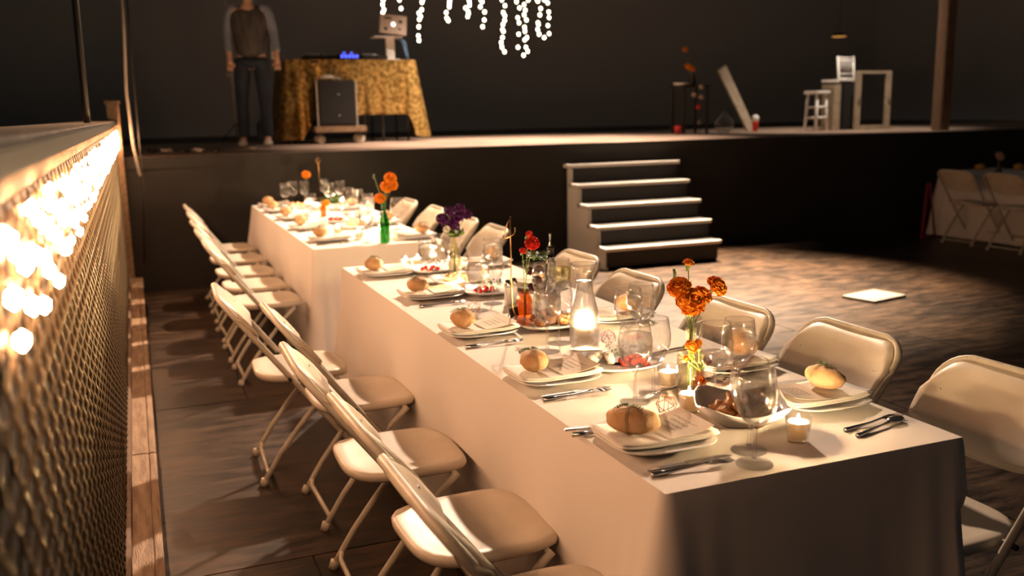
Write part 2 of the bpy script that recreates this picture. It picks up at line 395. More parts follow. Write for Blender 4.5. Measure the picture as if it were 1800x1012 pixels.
# ------------------------------------------------------------------ tablecloths
def tablecloth(name, label, x0, x1, y0, y1, top=.75, seed=0, dents=(), floorz=.012):
    cx, cy, hx, hy = (x0+x1)/2, (y0+y1)/2, (x1-x0)/2, (y1-y0)/2
    rc = .012; per = []
    def side(a, b, n): return [(a[0]+(b[0]-a[0])*k/n, a[1]+(b[1]-a[1])*k/n) for k in range(n)]
    cs = [(-hx, -hy), (hx, -hy), (hx, hy), (-hx, hy)]; nn = [int(2*hx/.02), int(2*hy/.03)]*2
    nrm = [(0, -1), (1, 0), (0, 1), (-1, 0)]
    for s_ in range(4):
        a, b_ = cs[s_], cs[(s_+1) % 4]; L = math.dist(a, b_); n_ = nn[s_]
        for k in range(n_):
            t = k/n_; d = min(t, 1-t)*L
            p = (a[0]+(b_[0]-a[0])*t, a[1]+(b_[1]-a[1])*t); nx, ny = nrm[s_]
            if k == 0: nx, ny = (nrm[s_][0]+nrm[s_-1][0])*.7, (nrm[s_][1]+nrm[s_-1][1])*.7
            per.append((p[0], p[1], nx, ny, d, s_, t*L))
    N = len(per); rows = 22; V = []; Fc = []
    for j in range(rows+1):
        t = (j/rows)**1.15; z = top-(top-floorz)*t
        for i, (x, y, nx, ny, d, s_, al) in enumerate(per):
            c_ = math.exp(-(d/.13)**2)
            wav = noise.noise(Vector((x*2.3+seed, y*2.3, z*.5)))*.045*t + noise.noise(Vector((x*9+seed, y*9, z*1.1)))*.010*t
            off = .002+.035*t+wav+c_*(.075*t+.02*math.sin(d*70)*t)
            off += .006*math.sin((al*1.0+z*.8)*16+seed)*t
            for (dy, sd) in dents:
                if sd == s_:
                    off -= .20*math.exp(-((y+cy-dy)/.24)**4)*max(0, min(1, (top-.16-z)/.10))*(1 if z > .1 else z/.1)
            if j == 0: off = 0
            V.append((cx+x+nx*off, cy+y+ny*off, z-(.0 if j else 0)))
    for j in range(rows):
        for i in range(N):
            l = (i+1) % N; Fc.append((j*N+i, (j+1)*N+i, (j+1)*N+l, j*N+l))
    m_ = MB(); m_.add(V, Fc)
    # top: grid with slight relief, ring edge rolled a little
    gx, gy = 24, int((y1-y0)/.035)
    T = []; 
    for a in range(gy+1):
        for b_ in range(gx+1):
            x = x0+(x1-x0)*b_/gx; y = y0+(y1-y0)*a/gy
            e = min(x-x0, x1-x, y-y0, y1-y)
            T.append((x, y, top+(0 if e < 1e-6 else .0005+noise.noise(Vector((x*5, y*5, seed)))*.0006)))
    m_.add(T, [(a*(gx+1)+b_, a*(gx+1)+b_+1, (a+1)*(gx+1)+b_+1, (a+1)*(gx+1)+b_) for a in range(gy) for b_ in range(gx)])
    o = m_.build(name, M_cloth); return tag(o, label, 'tablecloth')
tablecloth('tablecloth', 'long white tablecloth hanging to the floor over the near banquet table', TX0, TX1, 1.546, 4.72, seed=3, dents=[(y, 1) for y in (1.68, 2.33, 2.86, 3.5, 4.1)])
tablecloth('tablecloth', 'long white tablecloth over the far banquet table close to the stage', .925, 1.72, 5.45, 8.50, seed=9, dents=[(y, 1) for y in (5.75, 6.4, 7.05, 7.75)])

# ------------------------------------------------------------------ folding chairs (sitter faces +x)
def make_chair():
    t = empty('folding_chair', 'x', 'chair')
    # seat: moulded pan, rounded back, square front
    def outline(ins, n=40):
        P = []
        for k in range(n):
            q = 2*PI*k/n; c_, s_ = math.cos(q), math.sin(q); e = 4.2
            m = (abs(c_)**e+abs(s_)**e)**(-1/e); x = c_*m*(.197-ins); y = s_*m*(.194-ins)
            y *= 1-.10*max(0, -x/.197)**2 if True else 1
            P.append((x, y))
        return P
    V = []; Fc = []; n = 40
    rings = [(.012, -.030), (.002, -.022), (0, -.010), (.004, -.001), (.014, .003), (.04, 0.0), (.09, -.006), (.14, -.009)]
    for ins, dz in rings:
        for x, y in outline(ins, n):
            V.append((x, y, .462+dz+(-.012*max(0, (x-.12)/.08)**2 if x > .12 else 0)+(.010*((-x-.1)/.1)**2 if x < -.1 else 0)))
    for j in range(len(rings)-1):
        for k in range(n): l = (k+1) % n; Fc.append((j*n+k, j*n+l, (j+1)*n+l, (j+1)*n+k))
    V.append((0, 0, .451)); c0 = len(V)-1
    for k in range(n): Fc.append(((len(rings)-1)*n+k, (len(rings)-1)*n+(k+1) % n, c0))
    Fc.append(tuple(range(n))[::-1])
    MB().add(V, Fc).build('seat', M_chair, t)
    # hoop frame: front legs run straight up to become the back
    def post(z): return -.325+(.81-z)*.755
    pts = []
    for z in (.015, .10, .3, .44, .6, .74): pts.append((post(z), -.222, z))
    for a in range(1, 6):
        q = a/6*PI/2; pts.append((post(.74+.07*math.sin(q)), -.222+.085*(1-math.cos(q)), .74+.07*math.sin(q)))
    for yy in (-.137, -.05, .05, .137): pts.append((post(.812), yy, .812))
    for a in range(5, 0, -1):
        q = a/6*PI/2; pts.append((post(.74+.07*math.sin(q)), .222-.085*(1-math.cos(q)), .74+.07*math.sin(q)))
    for z in (.74, .6, .44, .3, .10, .015): pts.append((post(z), .222, z))
    MB().tube(pts, .0125, 8, flat=.8).build('frame', M_chairmetal, t)
    # rear leg U under the seat, with bend
    for sgn in (-1, 1):
        y = .190*sgn
        MB().tube([(.14, y, .432), (.085, y, .385), (-.04, y, .235), (-.12, y, .13), (-.165, y, .06), (-.195, y, .012)], .0115, 8).build('leg', M_chairmetal, t)
        MB().tube([(-.190, y, .030), (-.198, y, .0)], [.016, .018], 10).build('foot_cap', M_chairmetal, t)
        MB().tube([(post(.03), .222*sgn, .03), (post(.0), .222*sgn, .0)], [.0155, .017], 10).build('foot_cap', M_chairmetal, t)
        MB().tube([(post(.47), (.222-.018)*sgn, .46), (post(.47), (.222+.02)*sgn, .46)], .008, 8).build('rivet', M_darkmetal, t)
    MB().tube([(-.165, -.190, .062), (-.172, -.165, .04), (-.175, .165, .04), (-.165, .190, .062)], .009, 8).build('crossbar', M_chairmetal, t)
    MB().tube([(post(.12), -.215, .12), (post(.12), .215, .12)], .009, 8).build('crossbar', M_chairmetal, t)
    MB().tube([(.13, -.190, .430), (.13, .190, .430)], .009, 8).build('crossbar', M_chairmetal, t)
    # backrest: curved moulded panel in front of the hoop
    V = []; Fc = []; ny, nz = 20, 10
    def bp(u, v, off):
        # u -1..1 across, v 0..1 up
        e = max(0, abs(u)-.62)/.38
        zt = .806-.080*(e**2.6); zb = .614+.034*(e**2)-.030*(1-u*u)
        z = zb+(zt-zb)*v
        y = u*(.226-.003*math.cos(v*PI))
        curve = -(.014+.052*(1-v)**.8)*(1-abs(u)**2.4)+.014
        x = post(z)+.030+curve*.8-.014+off
        if v < .12: x -= (.12-v)*.10
        if v > .9: x -= (v-.9)*.16
        return (x, y, z)
    for off in (.006, -.004):
        for j in range(nz+1):
            for i in range(ny+1): V.append(bp(-1+2*i/ny, j/nz, off))
    W = ny+1; S = W*(nz+1)
    for j in range(nz):
        for i in range(ny):
            a = j*W+i; Fc.append((a, a+1, a+W+1, a+W)); Fc.append((S+a, S+a+W, S+a+W+1, S+a+1))
    for i in range(ny): Fc.append((i, S+i, S+i+1, i+1)); a = nz*W+i; Fc.append((a, a+1, S+a+1, S+a))
    for j in range(nz): a = j*W; Fc.append((a, a+W, S+a+W, S+a)); a = j*W+ny; Fc.append((a, S+a, S+a+W, a+W))
    br = MB().add(V, Fc).build('backrest', M_chair, t)
    rim = MB(); L = [bp(-1+2*i/ny, 1, -.010) for i in range(ny+1)]
    L = [bp(-1, .1, -.010), bp(-1, .5, -.010), bp(-1, .85, -.010)]+L+[bp(1, .85, -.010), bp(1, .5, -.010), bp(1, .1, -.010)]
    rim.tube(L, .0065, 6).build('rim', M_chair, br)
    for u in (-.8, .8):
        p = bp(u, .55, -.008); MB().box(p[0], p[1], p[2], .012, .02, .03).build('bracket', M_chairmetal, br)
    return t
chair = Proto(make_chair)
rc = random.Random(11)
GL = 'chairs along the left side of the near table'
left = [(.755, 1.68, 1, 'white folding chair nearest the camera, cut off by the bottom edge'),
        (.745, 2.18, 2, 'second white folding chair from the front on the left side'),
        (.705, 2.78, -1, 'third white folding chair from the front on the left side'),
        (.735, 3.48, 1, 'fourth white folding chair on the left, tucked toward the near table'),
        (.590, 4.00, -2, 'white folding chair pulled out at the far left end of near table')]
for x, y, a, l in left: chair.put((x, y, 0), R(a), l, GL)
GL2 = 'chairs along the left side of the far table'
for x, y, w_ in [(.655, 5.58, 'first'), (.650, 6.14, 'second'), (.655, 6.70, 'third'), (.665, 7.36, 'fourth'), (.675, 8.02, 'fifth and farthest')]:
    chair.put((x, y, 0), R(rc.uniform(-2, 2)), 'white folding chair, %s from the front along far table left side' % w_, GL2)
GR = 'chairs along the right side of the near table'
right = [(1.83, 1.74, 'white folding chair at the right edge by the near table corner'),
         (1.80, 2.32, 'white folding chair behind the bread plate at right, second from camera'),
         (1.70, 2.80, 'white folding chair behind the orange marigolds on the right'),
         (1.68, 3.50, 'white folding chair behind the carafe and empty glasses on the right'),
         (1.72, 4.16, 'white folding chair at the foot of the view of steps, right side')]
for x, y, l in right: chair.put((x, y, 0), PI+R(rc.uniform(-1, 2)), l, GR)
GR2 = 'chairs along the right side of the far table'
for x, y, w_ in [(1.76, 5.45, 'nearest, behind the number stand'), (1.78, 6.05, 'second, behind the purple flowers'), (1.80, 6.85, 'third, right of the purple flowers'), (1.79, 7.55, 'fourth and farthest, by the stage')]:
    chair.put((x, y, 0), PI+R(rc.uniform(-2, 2)), 'white folding chair right of far table, %s' % w_, GR2)

# side table at the right
tablecloth('tablecloth', 'white cloth over the table at the far right edge, under the stage', 8.72, 9.60, 5.2, 8.30, seed=21)
GF = 'chairs at the far right table'
for x, y, w_ in [(8.50, 7.62, 'farthest, nearest the stage'), (8.46, 6.98, 'middle one in line'), (8.44, 6.30, 'nearest, cut off by frame edge')]:
    chair.put((x, y, 0), R(3), 'white folding chair at the far right table, %s' % w_, GF)
tag(MB().tube([(8.32, 8.12, .0), (8.40, 8.16, .62)], .014, 8).tube([(8.32, 8.12, .02), (8.62, 8.22, .02)], .012, 8).tube([(8.62, 8.22, .0), (8.46, 8.18, .62)], .012, 8).tube([(8.40, 8.16, .62), (8.46, 8.18, .62)], .014, 8)
    .build('trestle_frame', mat('red_metal', (.28, .02, .03), .4)), 'dark red metal trestle frame left of the far right table', 'trestle')

# ------------------------------------------------------------------ tableware prototypes
def make_glass(fill='water', level=.62):
    def f():
        t = empty('wine_glass', 'x', 'glass')
        prof = [(.041, .0), (.041, .0018), (.022, .0045), (.0070, .009), (.0046, .018), (.0040, .05), (.0044, .078), (.009, .088), (.027, .101), (.040, .121), (.0465, .146), (.0463, .168), (.0425, .192), (.039, .213)]
        inner = [(.038, .213), (.0415, .192), (.0452, .168), (.0453, .146), (.0388, .1222), (.026, .1030), (.007, .0945)]
        MB().lathe(prof[:8], 28, cap0=True).build('stem', M_glassrim, t)
        bo = MB().lathe(prof[7:]+inner, 36, cap0=False, cap1=True).build('bowl', M_glass, t)
        MB().tube([(.0386*math.cos(k*PI/14), .0386*math.sin(k*PI/14), .2135) for k in range(28)], .0009, 5, closed=True).build('rim', M_glassrim, bo)
        if fill:
            zt = .100+(.213-.100)*level
            def rad(z):
                pr = [(.0065, .0955), (.0255, .1034), (.0383, .1225), (.0447, .146), (.0446, .168), (.041, .192), (.0375, .213)]
                for (a, za), (b_, zb) in zip(pr, pr[1:]):
                    if z <= zb: return a+(b_-a)*(z-za)/(zb-za)
                return .0375
            zs = [z for _, z in [(0, .0955), (0, .1034), (0, .1225), (0, .146), (0, .168)] if z < zt-.002]+[zt]
            MB().lathe([(rad(z), z) for z in zs], 36, cap0=True, cap1=True).build('water' if fill == 'water' else 'wine', M_water if fill == 'water' else M_wine, t)
        return t
    return f

G_water = Proto(make_glass('water', .78)); G_mid = Proto(make_glass('water', .66)); G_low = Proto(make_glass('water', .30)); G_empty = Proto(make_glass(None)); G_wine = Proto(make_glass('wine', .7))
GH = .75+.2135
glasses = [  # rim pixel, kind, label
    (1331, 651, G_water, 'large water goblet at the near end, right in front of the fried food bowl'),
    (1321, 633, G_empty, 'empty goblet directly behind the nearest water goblet'),
    (1259, 568, G_low, 'nearly empty goblet right of the marigold bottle'),
    (1300, 561, G_water, 'full water goblet right of the marigolds, before the chair back'),
    (1117, 570, G_water, 'water goblet standing right of the tomato dish'),
    (1150, 559, G_empty, 'empty goblet behind the water goblet by the tomato dish'),
    (1105, 507, G_empty, 'empty goblet between carafe and marigolds, the left one of two'),
    (1127, 499, G_mid, 'filled goblet between carafe and marigolds, the right one of two'),
    (961, 505, G_water, 'water goblet just left of the carafe'),
    (982, 494, G_empty, 'empty goblet touching the carafe on its left, behind a full one'),
    (839, 452, G_water, 'frosty water goblet in front of the blank wire number stand'),
    (865, 443, G_empty, 'empty goblet right of the frosty water goblet, before number stand'),
    (983, 455, G_wine, 'goblet of pale wine behind the carafe'),
    (956, 463, G_empty, 'empty goblet left of the pale wine goblet'),
    (865, 419, G_water, 'full goblet in front of the chair left of the number stand'),
    (751, 419, G_water, 'water goblet left of the purple flowers'),
    (774, 413, G_empty, 'empty goblet between the purple vase and a water goblet'),
]
for gx, gy, pr, lb in glasses:
    p = at(gx, gy, GH); pr.put((p.x, p.y, .751), rc.uniform(0, 6), lb.replace('blank wire number stand', 'wire number stand'), 'goblets on the near table')
far = [(500, 322, G_water, 'leftmost, at the far left'), (514, 319, G_empty, 'second from the left'), (534, 318, G_water, 'under the small marigold'), (549, 308, G_mid, 'right of the small marigold'),
       (545, 341, G_water, 'at the middle of the left side'), (597, 318, G_water, 'right of the dark greens'), (612, 330, G_empty, 'second right of the dark greens'), (646, 341, G_water, 'left of the tall marigold bottle'),
       (642, 366, G_mid, 'nearer one left of the green bottle'), (697, 348, G_empty, 'right of the green bottle'), (578, 322, G_empty, 'behind the dark greens'), (628, 333, G_empty, 'before the farthest chair')]
for gx, gy, pr, lb in far:
    p = at(gx, gy, GH); p.y = min(p.y, 8.4); pr.put((p.x, p.y, .751), rc.uniform(0, 6), 'goblet on the far table, '+lb, 'goblets on the far table')

# candles
def make_votive():
    t = empty('votive_candle', 'x', 'candle')
    MB().lathe([(.024, 0), (.0255, .004), (.031, .064), (.0295, .064), (.0245, .010), (.0, .0085)], 28).build('glass_cup', M_glass, t)
    w_ = MB().lathe([(.0225, .0095), (.0245, .020), (.0265, .047), (.0225, .049), (.0205, .045), (.019, .024), (.0, .0225)], 24).build('wax', M_wax, t)
    fl = MB().lathe([(.0012, .038), (.0040, .044), (.0046, .049), (.003, .057), (.0006, .066)], 10, cap1=True).build('flame', M_flame, t)
    MB().tube([(0, 0, .022), (0, 0, .040)], .0008, 5).build('wick', M_ink, t)
    return t
M_flame = mat('flame', (1, .8, .5), .5, emit=(1, .66, .34), estr=9000)
M_wax = bpy.data.materials.new('wax'); M_wax.use_nodes = True
nt = M_wax.node_tree; b_ = nt.nodes['Principled BSDF']; b_.inputs['Base Color'].default_value = (.92, .86, .76, 1); b_.inputs['Roughness'].default_value = .4
tr = nt.nodes.new('ShaderNodeBsdfTranslucent'); tr.inputs[0].default_value = (1, .86, .66, 1); mx = nt.nodes.new('ShaderNodeMixShader'); mx.inputs[0].default_value = .8
nt.links.new(b_.outputs[0], mx.inputs[1]); nt.links.new(tr.outputs[0], mx.inputs[2]); nt.links.new(mx.outputs[0], nt.nodes['Material Output'].inputs[0])
votive = Proto(make_votive)
NV = [(1402, 775, 'alone at the right near end'), (1211, 722, 'right of the wire polyhedron'), (1174, 681, 'left of the marigold bottle'), (1026, 590, 'behind the carafe'), (808, 513, 'before the purple flower bottle'),
      (714, 473, 'left one of the far end pair'), (735, 470, 'right one of the far end pair')]
for x, y, l in NV: votive.put(at(x, y, .7515), 0, 'small glass votive candle on the near table, '+l, 'votive candles on the near table')
for x, y, l in [(594, 412, 'beside the nearest left bread plate'), (631, 420, 'in front of the water goblet'), (620, 390, 'in the middle'), (557, 371, 'left of the amber bottle'), (663, 392, 'left of the green bottle'), (602, 362, 'by the back')]:
    votive.put(at(x, y, .7515), 0, 'small glass votive candle on the far table, '+l, 'votive candles on the far table')

# place settings (local: +x is away from the sitter)
def make_plate():
    b = MB().sq([(.060, .060, .0), (.066, .066, .003), (.105, .105, .011), (.128, .128, .017), (.130, .130, .019), (.128, .128, .0205), (.104, .104, .0145), (.072, .072, .006), (.02, .02, .0052)], 48, 3.4)
    b.add([(0, 0, .0052)], []); return tag(b.build('plate', M_porc), 'x', 'plate')
def cloth_slab(sx, sy, z0, th, lift=.012, seed=0, n=14):
    V = []; Fc = []
    def P(i, j, top):
        u = -1+2*i/n; v = -1+2*j/n
        e = 1-.03*top*0
        z = z0+lift*(abs(u)**3*.9+abs(v)**3*.3)+(th if top else 0)*(1-.35*max(abs(u), abs(v))**8)+noise.noise(Vector((u*1.6+seed, v*1.6, seed)))*.003
        return (u*sx/2*e, v*sy/2*e, z)
    for tp in (0, 1):
        for j in range(n+1):
            for i in range(n+1): V.append(P(i, j, tp))
    W = n+1; S = W*W
    for j in range(n):
        for i in range(n):
            a = j*W+i; Fc.append((a, a+W, a+W+1, a+1)); Fc.append((S+a, S+a+1, S+a+W+1, S+a+W))
    for i in range(n):
        Fc += [(i, i+1, S+i+1, S+i), (n*W+i, S+n*W+i, S+n*W+i+1, n*W+i+1), (i*W, S+i*W, S+(i+1)*W, (i+1)*W), (i*W+n, (i+1)*W+n, S+(i+1)*W+n, S+i*W+n)]
    return V, Fc
def make_napkin():
    V, Fc = cloth_slab(.255, .17, .0145, .006, .010, 2)
    o = MB().add(V, Fc).build('napkin', M_napkin); V, Fc = cloth_slab(.250, .163, .0208, .004, .010, 2)
    MB().add(V, Fc).build('upper_fold', M_napkin, o); return tag(o, 'x', 'napkin')
def make_card():
    n = 10; V = []; Fc = []
    for th in (0, .0006):
        for j in range(2):
            for i in range(n+1):
                u = i/n; V.append((-.06+.12*u, -.075+.15*j, .0285+.016*(u**2.2)+th))
    W = n+1
    for i in range(n):
        Fc += [(i, i+1, W+i+1, W+i), (2*W+i, 3*W+i, 3*W+i+1, 2*W+i+1), (i, 2*W+i, 2*W+i+1, i+1), (W+i, W+i+1, 3*W+i+1, 3*W+i)]
    o = MB().add(V, Fc, False).build('menu_card', M_card); b = MB()
    for l in range(4):
        x = .028-.017*l
        if l == 0: rr = .05
        else: rr = .035
        pts = [(x+.0022*math.sin(k*1.9)+.0016*math.sin(k*.73), -rr+2*rr*k/34, .0296+.016*((x+.06)/.12)**2.2+.0004) for k in range(35)]
        b.tube(pts, .00028, 4)
    b.build('lettering', M_ink, o); return tag(o, 'x', 'menu card')
def make_bread(long=False, seed=1):
    def f():
        rx, ry, rz = (.066, .040, .031) if long else (.041, .046, .032)
        b = MB().ball((0, 0, rz*.93), rx, ry, rz, 3, .13, 9, seed)
        o = b.build('bread_roll', M_bread); tw = MB()
        xo = -.008
        for off in (0, .004):
            k_ = math.sqrt(1-(xo/rx)**2)
            tw.tube([(xo+off+.002*math.sin(q*.6), ry*1.035*k_*math.cos(q*PI/12), rz*.93+rz*1.05*k_*math.sin(q*PI/12)) for q in range(24)], .0009, 4, closed=True)
        tw.build('twine', M_twine, o)
        h = MB(); r_ = random.Random(seed)
        for s_ in range(4):
            a = r_.uniform(-.6, .6)+(PI if s_ % 2 else 0); p = Vector((xo, 0, rz*1.97)); pts = [p.copy()]
            for k in range(6):
                p = p+Vector((math.cos(a)*.0055, math.sin(a)*.0060, .0008-.0010*k)); a += r_.uniform(-.3, .3); pts.append(p.copy())
            h.tube(pts, .0006, 4)
            for q_ in pts[1:]:
                for sg in (-1, 1):
                    d = Vector((math.cos(a+sg*1.1), math.sin(a+sg*1.1), .5)); d.normalize(); e_ = q_+d*.010; sd = d.cross(Vector((0, 0, 1))).normalized()*.0030
                    h.add([q_, q_+d*.005+sd, e_, q_+d*.005-sd], [(0, 1, 2, 3)], False)
        h.build('herb_sprig', M_herb, o); return tag(o, 'x', 'bread')
    return f
def make_knife():
    o = MB().box(-.052, 0, .004, .100, .012, .006, bev=.0025).build('knife', M_steel)
    V = []; n = 12
    for z in (.0035, .0055):
        for k in range(n+1):
            u = k/n; V += [(.0+.115*u, -.006, z), (.0+.115*u, -.006+.017*(1-max(0, (u-.6)/.4)**2.5)+.0005, z)]
    W = 2*(n+1); Fc = []
    for k in range(n):
        a = 2*k; Fc += [(a, a+1, a+3, a+2), (W+a, W+a+2, W+a+3, W+a+1), (a, a+2, W+a+2, W+a), (a+1, W+a+1, W+a+3, a+3)]
    MB().add(V, Fc, False).build('blade', M_steel, o); return tag(o, 'x', 'knife')
def make_fork():
    o = MB().tube([(-.10, 0, .004), (-.06, 0, .0045), (-.01, 0, .006), (.03, 0, .010), (.048, 0, .009)], [.0062, .0050, .0026, .0026, .0055], 8, flat=1).build('fork', M_steel)
    b = MB()
    b.box(.058, 0, .0085, .022, .022, .002)
    for k in range(4):
        y = -.0095+.00633*k; b.tube([(.066, y, .0085), (.085, y, .0065), (.103, y, .009)], [.0019, .0016, .0009], 5)
    b.build('tines', M_steel, o); return tag(o, 'x', 'fork')
def make_spoon():
    o = MB().tube([(-.10, 0, .004), (-.06, 0, .0045), (-.01, 0, .006), (.04, 0, .008)], [.0062, .0050, .0026, .003], 8).build('spoon', M_steel)
    MB().ball((.066, 0, .0085), .030, .019, .005, 2).build('bowl', M_steel, o); return tag(o, 'x', 'spoon')
plate, napkin, card, knife, fork, spoon = map(Proto, (make_plate, make_napkin, make_card, make_knife, make_fork, make_spoon))
bread = [Proto(make_bread(True, 1)), Proto(make_bread(False, 2)), Proto(make_bread(False, 3)), Proto(make_bread(True, 5))]
def setting(cx, cy, rz, who, grp, bi=1, br=.0, flip=False, cut=True, bx=-.055, by=0.0, cardx=.058):
    z = .7515
    co, si = math.cos(rz), math.sin(rz)
    def L(x, y, dz=0): return (cx+x*co-y*si, cy+x*si+y*co, z+dz)
    plate.put((cx, cy, z), rz, 'white square plate, '+who, 'plates '+grp)
    napkin.put(L(0, 0, 0), rz+R(1.5), 'folded cream napkin on the plate, '+who, 'napkins '+grp)
    card.put(L(cardx, 0, 0.0008), rz+R(rc.uniform(-4, 4)), 'kraft menu card on the napkin, '+who, 'menu cards '+grp)
    bread[bi].put(L(bx, by, .030), rz+br, 'bread roll tied with twine and herbs, '+who, 'bread rolls '+grp)
    if cut:
        s_ = -1
        knife.put(L(-.005, -.165, .0), rz+R(3), 'steel knife beside the plate, '+who, 'knives '+grp)
        fork.put(L(-.010, -.192, .0), rz+R(1), 'steel fork beside the plate, '+who, 'forks '+grp)
GN = 'on the near table'; GFt = 'on the far table'
NL = [(1145, 776, 0, R(-42), 'nearest left place'), (970, 665, 1, 0, 'second left place from the camera'), (837, 586, 2, .4, 'third left place from the camera'), (757, 522, 1, 1.0, 'fourth left place from the camera'), (677, 483, 2, 2.0, 'fifth left place, near table far corner')]
for k, (x, y, bi, br, w_) in enumerate(NL):
    p = at(x, y); p.x = max(p.x, TX0+.135)
    setting(p.x, p.y, R(rc.uniform(-2, 2)), w_, GN, bi, br, cut=(k != 4))
NR = [(1463, 700, 3, R(88), 'nearest right place'), (1325, 638, 2, .2, 'second right place, before the chair'), (1095, 560, 1, .5, 'third right place, beyond the carafe'), (1003, 498, 2, .5, 'fourth right place, beside pale wine'), (893, 463, 1, .5, 'fifth right place, behind number stand')]
for k, (x, y, bi, br, w_) in enumerate(NR):
    p = at(x, y); p.x = min(p.x, TX1-.135)
    if k == 0: setting(p.x, p.y, PI, w_, GN, bi, br, cut=False, bx=-.045, by=-.01)
    else: setting(p.x, p.y, PI+R(rc.uniform(-2, 2)), w_, GN, bi, br, cut=False)
# odd cutlery
for x, y, rz, pr, l in [(1535, 745, R(8), fork, 'steel fork at the right near corner, left of the spoon'), (1548, 752, R(16), spoon, 'steel spoon at the right near corner'), (1062, 752, R(-10), knife, 'steel knife shining pink at the nearest left plate'),
                        (1075, 760, R(-8), spoon, 'steel spoon shining pink at the nearest left plate'), (1150, 742, R(185), fork, 'fork with tines up above the nearest bread'), (1165, 620, R(10), knife, 'steel knife right of the tomato dish'), (1268, 660, R(20), spoon, 'steel spoon behind the brown bottle'),
                        (1170, 690, R(-160), fork, 'fork under the goblet stems by the tomato dish'), (1290, 665, R(200), fork, 'steel fork right of the brown bottle')]:
    pr.put(at(x, y, .7515), rz, l, 'loose cutlery on the near table')
FL = [(474, 358, 'fifth left place'), (492, 372, 'fourth left place'), (516, 385, 'third left place'), (543, 402, 'second left place'), (580, 423, 'nearest left place')]
for x, y, w_ in FL:
    p = at(x, y); p.x = max(p.x, .925+.13); p.y = min(p.y, 8.25)
    setting(p.x, p.y, R(rc.uniform(-3, 3)), 'far table '+w_, GFt, 1, rc.uniform(0, 2), cut=True)
for x, y, w_ in [(748, 417, 'nearest right place'), (704, 392, 'second right place'), (672, 378, 'third right place'), (650, 366, 'fourth right place')]:
    p = at(x, y); p.x = min(p.x, 1.72-.13); setting(p.x, p.y, PI+R(rc.uniform(-3, 3)), 'far table '+w_, GFt, 2, rc.uniform(0, 2), cut=False)

# serving dishes
def make_dish(r=.15, h=.05, corner=.03):
    def f():
        b = MB().sq([(r*.45, r*.45, .0), (r*.5, r*.5, .004), (r*.86, r*.86, h*.6), (r, r, h), (r*.985, r*.985, h+.003), (r*.84, r*.84, h*.66), (r*.5, r*.5, .010), (.02, .02, .009)], 56, 4.2, corner=corner)
        b.add([(0, 0, .009)], []); return tag(b.build('serving_dish', M_porc), 'x', 'dish')
    return f
bowl = Proto(make_dish(.115, .045, .035)); flatd = Proto(make_dish(.115, .022, .012))
def lumps(cx, cy, z, R_, n, mt, size, label, cat, grp, name, seed, high=.03, elong=1.0):
    r_ = random.Random(seed); base = []
    for k in range(3):
        q = MB().ball((0, 0, 0), size*elong, size, size*.8, 2, .5 if mt not in (M_tomato,) else .04, 12, seed+k).build(name, mt); tag(q, label, cat, grp); base.append(q)
    for k in range(n):
        q = base[k] if k < 3 else dup(base[k % 3])
        rr = R_*math.sqrt((k+.5)/n); a = k*2.4+r_.uniform(-.3, .3)
        q.location = (cx+rr*math.cos(a), cy+rr*math.sin(a), z+size*.7+high*(1-rr/R_)); q.rotation_euler = (r_.uniform(-.6, .6), r_.uniform(-.6, .6), r_.uniform(0, 6))
def greens(cx, cy, z, rad, n, name, label, mt=None, seed=0, sz=.012):
    r_ = random.Random(seed); b = MB()
    for k in range(n):
        a = r_.uniform(0, 6.28); rr = rad*math.sqrt(r_.random()); p = Vector((cx+rr*math.cos(a), cy+rr*math.sin(a), z+r_.uniform(0, .018)))
        d = Vector((r_.uniform(-1, 1), r_.uniform(-1, 1), r_.uniform(-.1, .7))).normalized(); sd = d.cross(Vector((0, 0, 1))).normalized()*sz*.25
        e_ = p+d*sz
        b.add([p, p+d*sz*.4+sd, e_, p+d*sz*.4-sd], [(0, 1, 2, 3)], False)
    return tag(b.build(name, mt or M_herb), label, 'herbs', kind='stuff')
p = at(1296, 742, .7515); bowl.put((p.x+.01, p.y, .7515), R(-28), 'deep square white bowl of fried food at the near end', 'serving dishes', .98)
lumps(p.x+.01, p.y, .764, .062, 24, M_fry, .0175, 'golden fried piece in the deep square bowl at the near end', 'food', 'fried pieces in the near bowl', 'fried_piece', 5, .038, 1.5)
p = at(1087, 645, .7515); flatd.put(p, R(-4), 'white square dish holding cherry tomatoes and mozzarella', 'serving dishes')
lumps(p.x+.035, p.y-.035, .765, .042, 15, M_tomato, .0125, 'red cherry tomato in the white square dish by the carafe', 'tomato', 'cherry tomatoes in the dish', 'cherry_tomato', 8, .016)
lumps(p.x-.030, p.y+.03, .765, .042, 5, M_mozz, .017, 'white mozzarella ball in the tomato dish', 'cheese', 'mozzarella balls in the dish', 'mozzarella_ball', 9, .006)
greens(p.x, p.y+.02, .79, .04, 60, 'herb_garnish', 'chopped green herbs between tomatoes and mozzarella', seed=4)
p = at(962, 575, .7515); flatd.put(p, R(-4), 'white square dish of dark roast meat left of the carafe', 'serving dishes')
lumps(p.x+.01, p.y, .765, .062, 14, M_meat, .020, 'brown roast meat piece in the dish left of the carafe', 'food', 'roast meat pieces', 'roast_meat', 15, .030, 1.3)
p = at(858, 516, .7515); flatd.put(p, R(-4), 'white dish of mixed salad behind the frosty goblet', 'serving dishes')
lumps(p.x-.02, p.y, .763, .05, 9, M_tomato, .012, 'red tomato piece in the salad dish behind the frosty goblet', 'tomato', 'tomatoes in the salad dish', 'tomato_piece', 18, .008)
greens(p.x+.02, p.y+.01, .785, .055, 90, 'salad_leaves', 'dark green salad leaves in the dish behind the frosty goblet', seed=14, sz=.02)
p = at(803, 497, .7515); flatd.put(p, R(-4), 'white dish of orange shrimp under the purple flowers', 'serving dishes')
